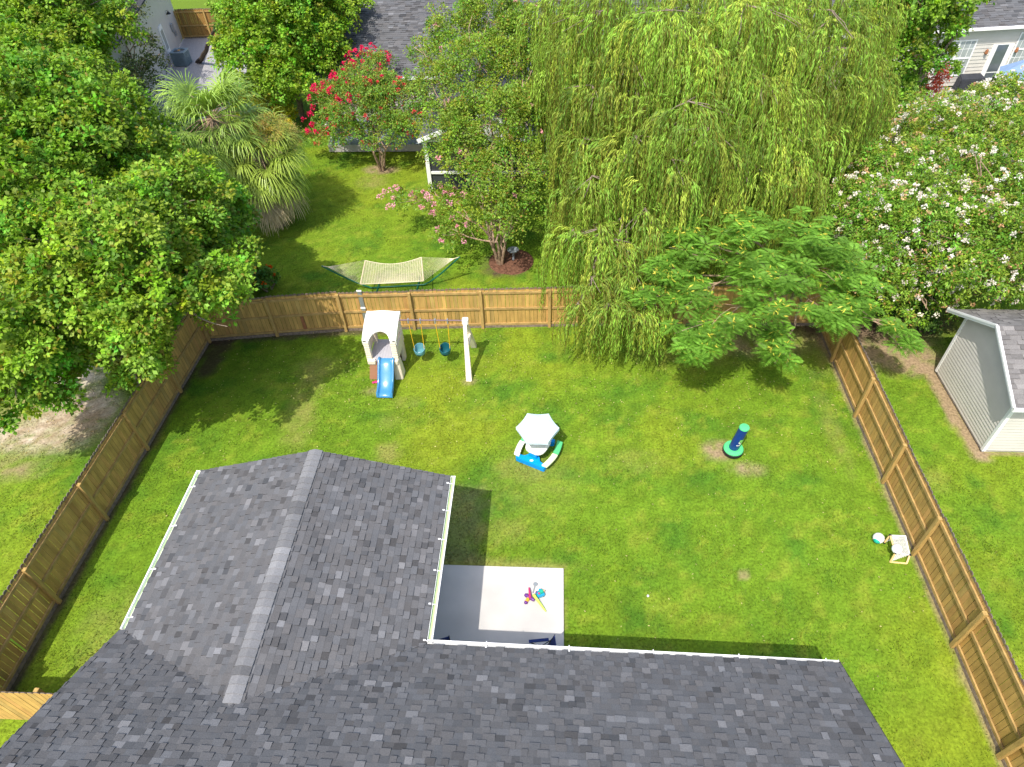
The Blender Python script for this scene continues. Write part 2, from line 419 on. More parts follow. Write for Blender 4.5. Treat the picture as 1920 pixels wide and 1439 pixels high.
def shingles(b, O, u, v, n, S, ranges, row=.143, lift=.019, wr=(.10, .225), colf=shingle_col, slant=0):
    O, u, v, n = map(Vector, (O, u, v, n)); k = 0; s = 0.
    while s < S:
        s1 = min(s + row, S)
        for (a0, b0, a1, b1) in ranges(s, s1):  # ranges at lower and upper edge
            a = min(a0, a1); e = max(b0, b1); x = a - random.uniform(0, .3); last = -9; h = 0
            while x < e:
                w_ = random.uniform(*wr); x1 = x + w_
                lo0 = max(x, a0); lo1 = min(x1, b0); up0 = max(x, a1); up1 = min(x1, b1)
                if lo1 > lo0 + .002 or up1 > up0 + .002:
                    lo1 = max(lo1, lo0); up1 = max(up1, up0)
                    if lo1 <= lo0: lo0 = lo1 = min(max((up0 if a0 > b0 - .01 else lo0), a0), b0)
                    h = lift * (1.45 if (x > last + .01 and random.random() < .55) else .45) + random.uniform(-.001, .001)
                    b.col = colf()
                    p0 = O + u * lo0 + v * (s - .004) + n * h; p1 = O + u * lo1 + v * (s - .004) + n * h
                    q0 = O + u * up0 + v * (s1 + .01) + n * .002; q1 = O + u * up1 + v * (s1 + .01) + n * .002
                    b.face([p0, p1, q1, q0])
                    cc = b.col; b.col = (cc[0] * .3, cc[1] * .3, cc[2] * .3)  # dark asphalt butt edges, coloured darker to strengthen the tabs' shadow lines
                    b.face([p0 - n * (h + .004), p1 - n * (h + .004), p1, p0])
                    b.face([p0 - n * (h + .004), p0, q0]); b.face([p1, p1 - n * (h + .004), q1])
                if h > lift: last = x1
                x = x1
        s = s1; k += 1


EZ = 2.6; XL, XR = -9.12, 5.78; GX0, GX1 = -8.98, -2.52; GY = 10.08; RX = (GX0 + GX1) / 2; RZ = 3.52; GS = (RZ - EZ) / (RX - GX0)
MS = .56; RIDGEZ = EZ + MS * 5.72


def eavey(x): return 5.86 - (x - GX1) / (XR - GX1) * .18 if x > GX1 else 5.86 - (x - GX1) * .0


home = thing('house', (-2, 2, 0), 'one-storey house under a grey shingle roof with a rear gable wing', 'house')
# decks under the shingles
ang = math.atan(MS); vm = Vector((0, -math.cos(ang), math.sin(ang))); nm = Vector((0, math.sin(ang), math.cos(ang)))
EY = 5.78
um = Vector((XR - GX1, -.16, 0)).normalized()
b = MB()
Om = Vector((XL, EY + .02, EZ)); 
b.face([Om, (XR, EY - .1, EZ), (XR, 0, RIDGEZ), (XL, 0, RIDGEZ)])
b.face([(XL, 0, RIDGEZ), (XR, 0, RIDGEZ), (XR, -EY, EZ), (XL, -EY, EZ)])
b.face([Om - Vector((0, 0, .12)), (XL, 0, RIDGEZ - .12), (XR, 0, RIDGEZ - .12), (XR, EY - .1, EZ - .12)])
b.face([(XL, 0, RIDGEZ - .12), (XL, -EY, EZ - .12), (XR, -EY, EZ - .12), (XR, 0, RIDGEZ - .12)])
for x in (XL, XR): b.face([(x, EY, EZ - .12), (x, EY, EZ), (x, 0, RIDGEZ), (x, -EY, EZ), (x, -EY, EZ - .12), (x, 0, RIDGEZ - .12)])
VY = EY - (RZ - EZ) / MS
b.face([(GX0, GY, EZ), (RX, GY, RZ), (RX, VY, RZ), (GX0, EY, EZ)]); b.face([(RX, GY, RZ), (GX1, GY, EZ), (GX1, EY, EZ), (RX, VY, RZ)])
b.face([(GX0, GY, EZ - .14), (RX, GY, RZ - .14), (RX, GY, RZ), (GX0, GY, EZ)]); b.face([(RX, GY, RZ - .14), (GX1, GY, EZ - .14), (GX1, GY, EZ), (RX, GY, RZ)])
b.face([(GX0, GY, EZ - .14), (GX0, EY, EZ - .14), (RX, EY, RZ - .14), (RX, GY, RZ - .14)]); b.face([(RX, EY, RZ - .14), (GX1, EY, EZ - .14), (GX1, GY, EZ - .14), (RX, GY, RZ - .14)])
roof = b.build('roof', M['deck'], home)
# main slope shingles
b = MB(); SL = 5.8 / math.cos(ang)


def mr(s, s1):
    def xs(t):
        z = EZ + t * math.sin(ang)
        if z >= RZ: return None
        return GX0 + (z - EZ) / GS, GX1 - (z - EZ) / GS
    A = xs(s); B = xs(s1)
    if A is None: return [(0, XR - XL, 0, XR - XL)]
    if B is None: B = (RX, RX)
    o = -XL; e = .05
    return [(0, A[0] + o + e, 0, B[0] + o + e), (A[1] + o - e, XR - XL, B[1] + o - e, XR - XL)]


# the eave runs a touch out of square with the ridge
um2 = Vector((XR - XL, -.12, 0)).normalized()
shingles(b, (XL, EY + .05, EZ + .004), um2, vm, nm, SL, mr)
ga = math.atan(GS)
for sx, gx_ in ((1, GX0), (-1, GX1)):
    v = Vector((sx * math.cos(ga), 0, math.sin(ga))); n = Vector((-sx * math.sin(ga), 0, math.cos(ga))); S = (RX - GX0) / math.cos(ga)

    def gr(s, s1):
        def y(t): return EY - .02 - t * math.sin(ga) / MS
        return [(0, GY - y(s), 0, GY - y(s1))]
    shingles(b, (gx_, GY + .02, EZ + .004), (0, -1, 0), v, n, S, gr, row=.143 if sx > 0 else .143)
sh = b.build('shingles', M['shingle'], home)
b = MB(); b.face([(XL, 0, RIDGEZ + .02), (XR, 0, RIDGEZ + .02), (XR, -EY, EZ + .02), (XL, -EY, EZ + .02)]); b.c[0] = (.1, .1, .107)
b.build('shingles', M['shingle'], home)
# ridge caps
b = MB(); y = GY + .03; k = 0; tone = .2
while y > VY - .12:
    if random.random() < .5: tone = random.choice((.17, .20, .22, .18, .24, .13, .21, .19))
    L = .17; g = tone * random.uniform(.9, 1.1); b.col = (g, g, g * 1.02)
    for j in range(8):
        t0 = -1 + j / 4; t1 = t0 + .25

        def cp(t, yy, h): a = .17 * t; return (RX + a, yy, RZ + .042 + h - GS * abs(a) * .95 - .012 * t * t)
        b.face([cp(t0, y, .0), cp(t1, y, .0), cp(t1, y - L, .018), cp(t0, y - L, .018)])
        b.face([cp(t0, y - L, .018), cp(t1, y - L, .018), cp(t1, y - L, -.03), cp(t0, y - L, -.03)])
    for t in (-1, 1): b.face([cp(t, y, 0), cp(t, y - L, .018), cp(t, y - L, -.035), cp(t, y, -.035)])
    y -= L
b.col = (.25, .25, .255)
for k in range(10):
    a0 = math.pi + math.pi * k / 10; a1 = a0 + math.pi / 10; cy = y + .02
    b.face([(RX, cy, RZ + .06), (RX + .17 * math.cos(a0), cy + .17 * math.sin(a0), RZ + .0), (RX + .17 * math.cos(a1), cy + .17 * math.sin(a1), RZ + .0)])
b.build('ridge_cap', M['cap'], home)


def gutter(p0, p1, out, hang=None, reflection=True, W=.115):
    p0, p1, out = Vector(p0), Vector(p1), Vector(out).normalized(); d = (p1 - p0).normalized(); up = Vector((0, 0, 1)); L = (p1 - p0).length
    prof = [(a * W / .115, z) for a, z in [(0, .0), (0, -.12), (.085, -.12), (.115, -.02), (.115, .0), (.085, .0), (.08, -.02), (.065, -.105), (.008, -.105), (.008, .0)]]
    b = MB()
    n = len(prof); A = [p0 + out * a + up * c for a, c in prof]; B = [p1 + out * a + up * c for a, c in prof]
    for i in range(n): b.face([A[i], B[i], B[(i + 1) % n], A[(i + 1) % n]])
    for e, E in ((p0, A), (p1, B)): b.face([e + up * -.12, e + out * .085 + up * -.12, e + out * .115 + up * 0, e])
    g = b.build('gutter', M['white'], home)
    if reflection: b = MB(); b.face([p0 + out * .012 - up * .06, p1 + out * .012 - up * .06, p1 + out * .078 - up * .06, p0 + out * .078 - up * .06]); b.build('gutter_reflection', M['gutterrefl'], g)  # green strip: the reflection inside the gutter, painted as flat colour
    t = .25
    while hang and t < L:
        b = MB(); c = p0 + d * t; b.obox(c + out * .04 + up * .006, out * .07, d * .009, up * .004); b.obox(c - out * .05 + up * .034, out * .028, d * .017, up * .006)
        b.build('hanger', M['white'], g); t += hang


gutter((GX1 + .02, GY + .03, EZ + .0), (GX1 + .02, EY + .06, EZ + .0), (1, 0, 0), .8)
gutter((GX0 - .02, EY + .1, EZ + .0), (GX0 - .02, GY + .03, EZ + .0), (-1, 0, 0), 1.15)
gutter((XR, EY - .085, EZ - .02), (GX1 + .02, EY + .035, EZ - .02), (0, 1, 0), 1.7, False, .085)
# walls
b = MB()
WX0, WX1 = -8.6, -2.95


def siding(b, a, c, z0, top, step=.115, out=.026):
    """lapped boards from a to c (2D), up to height top(t) t in 0..1"""
    a = Vector((*a, 0)); c = Vector((*c, 0)); d = c - a; L = d.length; d.normalize(); n = Vector((d.y, -d.x, 0)); z = z0
    zt = max(top(t / 20) for t in range(21))
    while z < zt - .01:
        z1 = min(z + step, zt)
        ts = [t / 60 for t in range(61) if top(t / 60) >= z + (step * .5 if zt > top(t / 60) + .001 or True else 0)]
        if ts:
            # exact ends by bisection
            def edge(tin, tout):
                for _ in range(14):
                    m_ = (tin + tout) / 2
                    if top(m_) >= z + step * .5: tin = m_
                    else: tout = m_
                return tin
            t0 = ts[0] if ts[0] == 0 else edge(ts[0], ts[0] - 1 / 60); t1 = ts[-1] if ts[-1] == 1 else edge(ts[-1], ts[-1] + 1 / 60)
            p, q = a + d * L * t0, a + d * L * t1; up = Vector((0, 0, 1))
            b.face([p + n * out + up * z, q + n * out + up * z, q + up * z1, p + up * z1])
            b.face([p + up * z, q + up * z, q + n * out + up * z, p + n * out + up * z])
        z = z1
    return b


siding(b, (WX1, GY - .35), (WX0, GY - .35), .1, lambda t: EZ - .12 + GS * 2.7 * (1 - abs(2 * t - 1)))
siding(b, (WX0, GY - .35), (WX0, -5.4), .1, lambda t: EZ - .05)
siding(b, (WX1, 5.35), (WX1, GY - .35), .1, lambda t: EZ - .05)
siding(b, (5.45, 5.35), (WX1, 5.35), .1, lambda t: EZ - .05)
siding(b, (5.45, -5.4), (5.45, 5.35), .1, lambda t: EZ - .1 + MS * 5.3 * (1 - abs(2 * t - 1)))
siding(b, (WX0, -5.4), (5.45, -5.4), .1, lambda t: EZ - .05)
b.build('wall', M['siding'], home)
b = MB(); b.box((WX0 - .3, 5.3, EZ - .2), (XR - .05, EY - .08, EZ - .13)); b.box((WX1, 5.7, EZ - .2), (GX1, GY - .05, EZ - .13)); b.box((GX0, 5.7, EZ - .2), (WX0, GY - .05, EZ - .13)); b.build('soffit', M['white'], home)
b = MB(); b.box((WX0 + .02, -5.38, -.05), (5.43, 5.33, .12)); b.box((WX0 + .02, 5.33, -.05), (WX1 - .02, GY - .37, .12)); b.build('foundation', M['stone'], home)
b = MB(); b.box((-2.0, 5.34, .1), (-.2, 5.40, 2.15)); dr = b.build('patio_door', M['white'], home)
b = MB(); b.box((-1.9, 5.40, .22), (-1.15, 5.41, 2.05)); b.box((-1.05, 5.40, .22), (-.3, 5.41, 2.05)); b.build('pane', M['glass'], dr)


# ------------------------------------------------------------------ fences
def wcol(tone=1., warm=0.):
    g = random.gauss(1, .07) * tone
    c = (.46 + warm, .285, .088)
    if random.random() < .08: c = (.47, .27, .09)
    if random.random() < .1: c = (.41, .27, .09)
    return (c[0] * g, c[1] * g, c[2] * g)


def fence(label, pts, side, hgt=1.78, top=1.66, group=None, tone=1., posts=True, kick=True, endpost=True, picket=.142, warm=0., m='wood'):
    """pts: post positions along the run; side: +1/-1 which side the frame is on (left of travel = +1)"""
    pts = [Vector((*p, 0)) for p in pts]
    f = thing('wood_fence', pts[0], label, 'fence', group); up = Vector((0, 0, 1))
    for i in range(len(pts) - 1):
        a, c = pts[i], pts[i + 1]; d = (c - a); L = d.length; d.normalize(); n = Vector((-d.y, d.x, 0)) * side
        b = MB(); k = int(round(L / picket)); wd = L / k; hz = hgt + random.uniform(-.03, .03)
        for j in range(k):
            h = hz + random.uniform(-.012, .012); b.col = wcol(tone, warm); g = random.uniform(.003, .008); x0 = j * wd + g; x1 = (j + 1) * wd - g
            off = random.uniform(-.003, .003); lean = random.uniform(-.004, .004)
            prof = [(x0, .03), (x1, .03), (x1 + lean, h - .035), (x1 - .03 + lean, h), (x0 + .03 + lean, h), (x0 + lean, h - .035)]
            F0 = [a + d * x + up * z + n * off for x, z in prof]; F1 = [p - n * .017 for p in F0]
            b.face(F0); b.face(F1[::-1]); cc = b.col
            for q in range(6):
                r = (q + 1) % 6
                b.col = (.16, .13, .12) if q in (2, 3, 4) else (cc[0] * .5, cc[1] * .5, cc[2] * .5); b.face([F0[q], F1[q], F1[r], F0[r]])
            b.col = cc
            # weathered grey tip
            b.col = (.20 + random.uniform(-.04, .05), .15, .10)
            T0 = [a + d * x + up * z + n * (off + .0015) for x, z in [(x0, h - .075), (x1, h - .07), (x1 + lean, h - .035), (x1 - .03 + lean, h), (x0 + .03 + lean, h), (x0 + lean, h - .035)]]
            b.face(T0)
        b.build('board_panel', M[m], f)
        for z in (.16, .88, top - .06):
            bb = MB(); w_ = random.uniform(-.008, .008)
            bb.obox((a + c) / 2 + n * .026 + up * (z + w_), d * (L / 2 - .05), n * .021, (up * .044 + d * 0)); bb.build('rail', M['rail'], f)
        if kick:
            bb = MB(); bb.obox((a + c) / 2 + n * .03 + up * .04, d * (L / 2 - .05), n * .018, up * .06); bb.build('kick_board', M['bark'], f)
    if posts:
        for i, p in enumerate(pts[:None if endpost else -1]):
            d = (pts[min(i + 1, len(pts) - 1)] - pts[max(i - 1, 0)]).normalized(); n = Vector((-d.y, d.x, 0)) * side
            bb = MB(); t = random.uniform(-.012, .012)
            bb.obox(p + n * .072 + up * (top + .05) / 2 + d * t, d * .052, n * .05, up * (top + .05) / 2); bb.build('post', M['post'], f, bevel=.006)
    return f


pr = [P(*q) for q in ((1868, 1420), (1778, 1212), (1712, 1040), (1653, 905), (1606, 782), (1562, 678))]
rx = 9.72; ry = [p.y for p in pr]
fr = fence('long wooden privacy fence right of the lawn beside the shed yard', [(rx + .06, ry[0] - 2.5)] + [(rx, y) for y in ry] + [(rx, ry[-1] + 1.9)], 1)
bl = [(-12.80, 18.12), (-10.28, 18.46), (-7.72, 18.78), (-5.13, 18.90), (-2.58, 19.02), (-.1, 19.12), (2.4, 19.2), (4.85, 19.26), (7.3, 19.3), (9.66, 19.3)]
fb = fence('wooden fence along the back of the lawn behind the swing set', bl, -1, tone=1.06)
b = MB(); p = Vector((-9.2, 18.6, 0)); b.obox(p + Vector((0, -.03, .45)), (.06, 0, 0), (0, .012, 0), (0, 0, .42)); b.build('repair_board', M['rust'], fb)
b = MB(); b.obox((-6.9, 18.79, .98), (.075, 0, 0), (0, .006, 0), (0, 0, .80)); b.build('metal_strap', M['grey'], fb)
for z in (.22, 1.05, 1.83):
    b = MB(); b.obox((-6.9, 18.775, z), (.09, 0, 0), (0, .014, 0), (0, 0, .03)); b.build('strap_clip', M['white'], fb)
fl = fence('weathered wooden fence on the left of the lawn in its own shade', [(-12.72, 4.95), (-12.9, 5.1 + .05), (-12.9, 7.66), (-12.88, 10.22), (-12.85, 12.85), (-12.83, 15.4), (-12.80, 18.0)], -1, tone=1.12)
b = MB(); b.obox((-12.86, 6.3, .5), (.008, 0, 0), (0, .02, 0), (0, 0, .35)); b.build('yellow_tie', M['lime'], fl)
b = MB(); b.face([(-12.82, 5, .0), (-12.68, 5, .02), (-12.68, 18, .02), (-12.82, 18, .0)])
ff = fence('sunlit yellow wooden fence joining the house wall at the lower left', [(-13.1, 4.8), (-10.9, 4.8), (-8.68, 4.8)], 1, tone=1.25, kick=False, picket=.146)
b = MB(); b.obox((-12.0, 4.95, .93), (.05, 0, 0), (0, .05, 0), (0, 0, .94)); b.build('post', M['post'], ff)

# ------------------------------------------------------------------ shed
shd = thing('shed', (14.7, 15, 0), 'small cream vinyl sided shed with a grey shingle roof and white trim', 'shed')
SX, SX1, SY0, SY1, SYR = 12.93, 17.2, 13.38, 16.8, 15.2
SZ0, SZR = 2.28, 3.40


def srz(y): return SZR - abs(y - SYR) * (SZR - SZ0) / (SYR - 13.05)


b = MB(); siding(b, (SX, SY1), (SX, SY0), .12, lambda t: srz(SY1 + (SY0 - SY1) * t) - .08, .12, .03)
siding(b, (SX, SY0), (SX1, SY0), .12, lambda t: srz(SY0) - .05, .12, .03); siding(b, (SX1, SY1), (SX, SY1), .12, lambda t: srz(SY1) - .05, .12)
siding(b, (SX1, SY0), (SX1, SY1), .12, lambda t: srz(SY0 + (SY1 - SY0) * t) - .08, .12, .03)
b.build('wall', M['siding'], shd)
for (x, y) in ((SX, SY0), (SX, SY1)):
    b = MB(); b.box((x - .035, y - .035, .08), (x + .07, y + .06, srz(y) - .05)); b.build('corner_trim', M['white'], shd)
b = MB(); b.box((SX + .03, SY0 + .03, -.05), (SX1 - .03, SY1 - .03, .13)); b.build('base', M['stone'], shd)
RX0 = SX - .32; rt = (SZR - SZ0) / (SYR - 13.05); sa = math.atan(rt)
b = MB()
for (y0, y1) in ((13.05, SYR), (SYR, 17.35)):
    a = [(RX0 + .05, y0, srz(y0)), (SX1 + .3, y0, srz(y0)), (SX1 + .3, y1, srz(y1)), (RX0 + .05, y1, srz(y1))]
    b.face(a); b.face([(p[0], p[1], p[2] - .08) for p in a[::-1]])
b.face([(SX1 + .3, 13.05, srz(13.05) - .08), (SX1 + .3, SYR, SZR - .08), (SX1 + .3, 17.35, srz(17.35) - .08), (SX1 + .3, 17.35, srz(17.35)), (SX1 + .3, SYR, SZR), (SX1 + .3, 13.05, srz(13.05))])
b.build('roof', M['deck'], shd)
b = MB()


def scol(): g = random.uniform(.14, .20) * random.choice((1, 1, .8, 1.15)); return (g * 1.06, g, g * .95)


for sy, ye in ((1, 13.03), (-1, 17.37)):
    v = Vector((0, sy * math.cos(sa), math.sin(sa))); n = Vector((0, -sy * math.sin(sa), math.cos(sa)))
    shingles(b, (RX0 + .06, ye, srz(ye) + .003), (1, 0, 0), v, n, abs(SYR - ye) / math.cos(sa), lambda s, s1: [(0, 4.9, 0, 4.9)], row=.145, wr=(.3, .32), colf=scol)
b.build('shingles', M['shedroof'], shd)
b = MB()
for (y0, y1) in ((13.03, SYR), (SYR, 17.37)):
    for x, dz, t, h in ((RX0 + .02, -.02, .04, .13), (RX0 - .02, .035, .03, .06)):
        b.beam((x, y0, srz(y0) + dz), (x, y1, srz(y1) + dz), t, h)
b.beam((RX0, 13.02, srz(13.05) - .04), (SX1 + .3, 13.02, srz(13.05) - .04), .04, .13)
b.build('rake_trim', M['white'], shd)

# ------------------------------------------------------------------ swing set with tower
ss = thing('swing_set', (-4.4, 16.9, 0), 'cream plastic play tower with blue slide and a swing beam with one end leg', 'swing set')
TX0, TX1, TY0, TY1 = -6.25, -5.2, 16.25, 17.35
b = MB()  # roof canopy: sloping front panel with an arched cut, shallow top
def canopy(thick):
    pass
N = 18
def cy_(u, v):
    """u 0..1 across, v 0..1 from back top to the front lip"""
    x = TX0 - .02 + (TX1 - TX0 + .04) * u; bow = math.sin(math.pi * u)
    y = 17.42 - v * 1.12; z = 1.98 + .06 * bow * (1 - v) - .34 * v ** 1.7
    return Vector((x, y, z))
for i in range(N):
    for j in range(10):
        u0, u1 = i / N, (i + 1) / N

        def lim(u): q = (u - .5) / .31; return 1 - .30 * math.sqrt(max(0, 1 - q * q))
        v0a, v1a = lim(u0) * j / 10, lim(u0) * (j + 1) / 10; v0b, v1b = lim(u1) * j / 10, lim(u1) * (j + 1) / 10
        b.face([cy_(u0, v0a), cy_(u0, v1a), cy_(u1, v1b), cy_(u1, v0b)])
        dn = Vector((0, 0, -.05)); b.face([cy_(u0, v0a) + dn, cy_(u1, v0b) + dn, cy_(u1, v1b) + dn, cy_(u0, v1a) + dn])
        if j == 9: b.face([cy_(u0, v1a), cy_(u0, v1a) + dn, cy_(u1, v1b) + dn, cy_(u1, v1b)])
for u in (0, 1):
    pt = [cy_(u, v / 10) for v in range(11)]; s_ = -.03 if u == 0 else .03
    for j in range(10):
        q = [pt[j] + Vector((s_, 0, .03)), pt[j + 1] + Vector((s_, 0, .03)), pt[j + 1] + Vector((s_, 0, -.16)), pt[j] + Vector((s_, 0, -.16))]
        b.face(q); b.face([p - Vector((s_ * 4.5, 0, 0)) for p in q[::-1]]); b.face([q[0], q[1], q[1] - Vector((s_ * 4.5, 0, 0)), q[0] - Vector((s_ * 4.5, 0, 0))])
    b.face([q[1], q[2], q[2] - Vector((s_ * 4.5, 0, 0)), q[1] - Vector((s_ * 4.5, 0, 0))])
b.build('canopy', M['whitep'], ss, smooth=True)
for i, (x, y) in enumerate(((TX0 + .07, TY0 + .1), (TX1 - .07, TY0 + .1), (TX0 + .07, TY1 - .08), (TX1 - .07, TY1 - .08))):
    b = MB(); z = .0
    tp = 1.6 if y < 16.6 else 1.78; b.box((x - .075, y - .075, .8), (x + .075, y + .075, tp)); k = .82
    while k < tp - .06: b.box((x - .088, y - .088, k), (x + .088, y + .088, k + .06)); k += .1
    b.build('post', M['cream'], ss)
b = MB(); b.box((TX0 + .05, TY0 + .02, .74), (TX1 - .05, TY1 - .02, .82))
for k in range(9): b.box((TX0 + .12 + k * .095, TY0 + .06, .82), (TX0 + .19 + k * .095, TY1 - .06, .828))
b.build('deck', M['greydeck'], ss)
for x, s_ in ((TX0, 1), (TX1, -1)):
    b = MB(); xx = [x - .0 * s_, x + .28 * s_]
    b.box((min(xx), TY0 - .06, .66), (max(xx), TY0 + .12, .84)); b.build('front_lip', M['cream'], ss, bevel=.02)
    b = MB(); b.box((x - .035, TY0 + .18, .84), (x + .035, TY1 - .15, 1.3)); b.build('side_panel', M['cream'], ss, bevel=.015)
b = MB(); b.raw([(TX0 - .06, TY0 - .12, 0), (TX0 + .36, TY0 - .12, 0), (TX0 + .36, TY1, 0), (TX0 - .06, TY1, 0), (TX0 + .06, TY0, .74), (TX0 + .34, TY0, .74), (TX0 + .34, TY1, .74), (TX0 + .06, TY1, .74)],
              [(0, 3, 2, 1), (4, 5, 6, 7), (0, 1, 5, 4), (1, 2, 6, 5), (2, 3, 7, 6), (3, 0, 4, 7)]); b.build('base_panel', M['brown'], ss, bevel=.02)
b = MB(); b.raw([(TX1 - .2, TY0 - .12, 0), (TX1 + .08, TY0 - .1, 0), (TX1 + .08, TY0 + .35, 0), (TX1 - .15, TY0 + .35, 0), (TX1 - .2, TY0, .74), (TX1 + .02, TY0, .74), (TX1 + .02, TY0 + .3, .74), (TX1 - .15, TY0 + .3, .74)],
              [(0, 3, 2, 1), (4, 5, 6, 7), (0, 1, 5, 4), (1, 2, 6, 5), (2, 3, 7, 6), (3, 0, 4, 7)]); b.build('base_panel', M['cream'], ss, bevel=.02)
b = MB(); b.box((TX1 - .12, TY1 - .25, 0), (TX1, TY1, .74)); b.build('rear_leg', M['cream'], ss, bevel=.02)
b = MB(); b.box((TX0 + .37, TY1 - .05, 0), (TX1 - .16, TY1 - .01, .74)); b.build('rear_panel', M['brown'], ss)
# slide
b = MB(); sx0, sx1 = P(716, 690, .6).x, 0; sx0 = -5.87; sx1 = -5.32
path = [(16.32, .86), (16.22, .84), (16.08, .74), (15.9, .55), (15.72, .36), (15.55, .22), (15.4, .16), (15.28, .14), (15.22, .08)]
sec = [(0, .10), (.03, .13), (.06, .12), (.085, .02), (.12, .0), (.43, .0), (.465, .02), (.49, .12), (.52, .13), (.55, .10), (.55, -.03), (0, -.03)]
rows = [[Vector((sx0 + a, y, z + h * (1 if 0 < i < 8 else .5))) for a, h in sec] for i, (y, z) in enumerate(path)]
for i in range(len(rows) - 1):
    for k in range(len(sec)):
        k2 = (k + 1) % len(sec); b.face([rows[i][k], rows[i][k2], rows[i + 1][k2], rows[i + 1][k]])
b.face(rows[-1]); b.face(rows[0][::-1])
sld = b.build('slide', M['blue'], ss, smooth=True)
me = sld.data; bm = bmesh.new(); bm.from_mesh(me); bmesh.ops.remove_doubles(bm, verts=bm.verts, dist=1e-4); bmesh.ops.recalc_face_normals(bm, faces=bm.faces); bm.to_mesh(me); bm.free()
me.polygons.foreach_set('use_smooth', [True] * len(me.polygons)); me.set_sharp_from_angle(angle=math.radians(50))
BY, BZ = 17.05, 1.93
b = MB(); b.tube([(TX1 - .05, BY, BZ), (-2.9, BY, BZ + .0)], .028, 10); b.build('beam', M['purpletube'], ss, smooth=True)
b = MB()
for s_ in (-1, 1):
    b.raw([(-2.98, BY + s_ * .0 - .05, BZ + .0), (-2.86, BY - .05, BZ), (-2.86, BY + .05, BZ), (-2.98, BY + .05, BZ),
           (-2.93, BY + s_ * .87 - .09, 0), (-2.73, BY + s_ * .87 - .09, 0), (-2.73, BY + s_ * .87 + .09, 0), (-2.93, BY + s_ * .87 + .09, 0)],
          [(0, 1, 2, 3), (7, 6, 5, 4), (0, 4, 5, 1), (1, 5, 6, 2), (2, 6, 7, 3), (3, 7, 4, 0)])
b.box((-2.9, BY - .42, .98), (-2.8, BY + .42, 1.08))
b.build('end_frame', M['cream'], ss, bevel=.012)
b = MB(); b.box((-3.0, BY - .1, BZ - .12), (-2.8, BY + .1, BZ + .08)); b.build('end_cap', M['whitep'], ss, bevel=.02)
for x in (-4.83, -4.42, -3.92, -3.5):
    b = MB(); b.box((x - .02, BY - .045, BZ - .12), (x + .02, BY + .045, BZ + .045)); b.build('swing_bracket', M['grey'], ss)


def bucket(x, y, z, m, label, x0, x1):
    t = thing('bucket_swing', (x, y, z), label, 'swing', 'bucket swings on the play set')
    b = MB(); n = 20
    prof = [(.18, .19), (.2, .19), (.195, .05), (.16, -.05), (.06, -.15), (.05, -.13), (.15, -.04), (.175, .05), (.18, .19)]
    vs = []; fs = []
    for (r, h) in prof:
        for k in range(n):
            a = 2 * math.pi * k / n; hh = h
            if h == .19: hh = h - .05 * max(0, -math.sin(a)) ** 2 + .08 * max(0, math.sin(a))
            vs.append((x + r * math.cos(a), y + r * math.sin(a), z + hh))
    for i in range(len(prof) - 1):
        for k in range(n):
            if i in (2,) and (k % 10) in (4, 5) and math.sin(2 * math.pi * k / n) < 0: continue
            a = i * n + k; c = i * n + (k + 1) % n; fs.append((a, c, c + n, a + n))
    b.raw(vs, fs); b.build('seat', M[m], t, smooth=True)
    b = MB(); b.tube([(x, y - .15, z + .12), (x, y - .1, z - .02), (x, y + .0, z - .08)], .025, 8); b.build('crotch_strap', M['grey' if m == 'teal' else m], t)
    for s_, xt in ((-1, x0), (1, x1)):
        b = MB(); b.tube([(x + s_ * .17, y, z + .17), ((x + s_ * .17) * .6 + xt * .4, BY * .4 + y * .6, z * .6 + BZ * .4), (xt, BY, BZ - .12)], .011, 6); b.build('rope', M['yellow'], t)
        b = MB(); b.tube([(x + s_ * .17, y, z - .02), (x + s_ * .175, y, z + .22)], .009, 6); b.build('strap', M['grey'], t)


bucket(-4.60, 17.0, .52, 'teal', 'pale teal bucket swing hanging nearer the play tower', -4.83, -4.42)
bucket(-3.70, 17.0, .55, 'dteal', 'dark green bucket swing hanging nearer the end leg', -3.92, -3.5)
p = P(707, 718); b = MB(); b.sphere((p.x, p.y, .04), .09, 8, (1.3, .7, .35)); b.sphere((p.x - .12, p.y - .02, .03), .05, 8, (1, 1, .5))
tag(b.build('toy', M['pink'], smooth=True), 'crumpled pink toy on the grass left of the slide foot', 'toy')

# ------------------------------------------------------------------ toddler picnic table and umbrella
tc = Vector((-.42, 13.15, 0)); e0, e1 = P(968, 858, .1), P(1022, 880, .1)
du = (e1 - e0); du.z = 0; du.normalize(); dv = Vector((-du.y, du.x, 0)); mid = (e0 + e1) / 2; mid.z = 0
pt_ = thing('picnic_table', mid + dv * .5, "child's pale plastic picnic table with blue ends under the umbrella", 'picnic table')
def loc(a, b_, z): return mid + du * a + dv * b_ + Vector((0, 0, z))
def poly(b, pts, z0, z1):
    A = [loc(x, y, z0) for x, y in pts]; B = [loc(x, y, z1) for x, y in pts]; n = len(pts)
    b.face(A[::-1]); b.face(B)
    for i in range(n): b.face([A[i], A[(i + 1) % n], B[(i + 1) % n], B[i]])
for q in (0, 1):
    b = MB(); s_ = (lambda y: y) if q == 0 else (lambda y: 1.05 - y)
    pl = [(-.48, s_(-.06)), (.48, s_(-.06)), (.5, s_(.08)), (.26, s_(.13)), (.14, s_(.3)), (-.14, s_(.3)), (-.26, s_(.13)), (-.5, s_(.08))]
    if q: pl = [(x_ * .6, y_) for x_, y_ in pl[::-1]]
    poly(b, pl, .0, .20); poly(b, [(-.13, s_(.14)), (.13, s_(.14)), (.11, s_(.34)), (-.11, s_(.34))][::-1 if q else 1], .2, .42); b.build('end_frame', M['tblue'], pt_, bevel=.015)
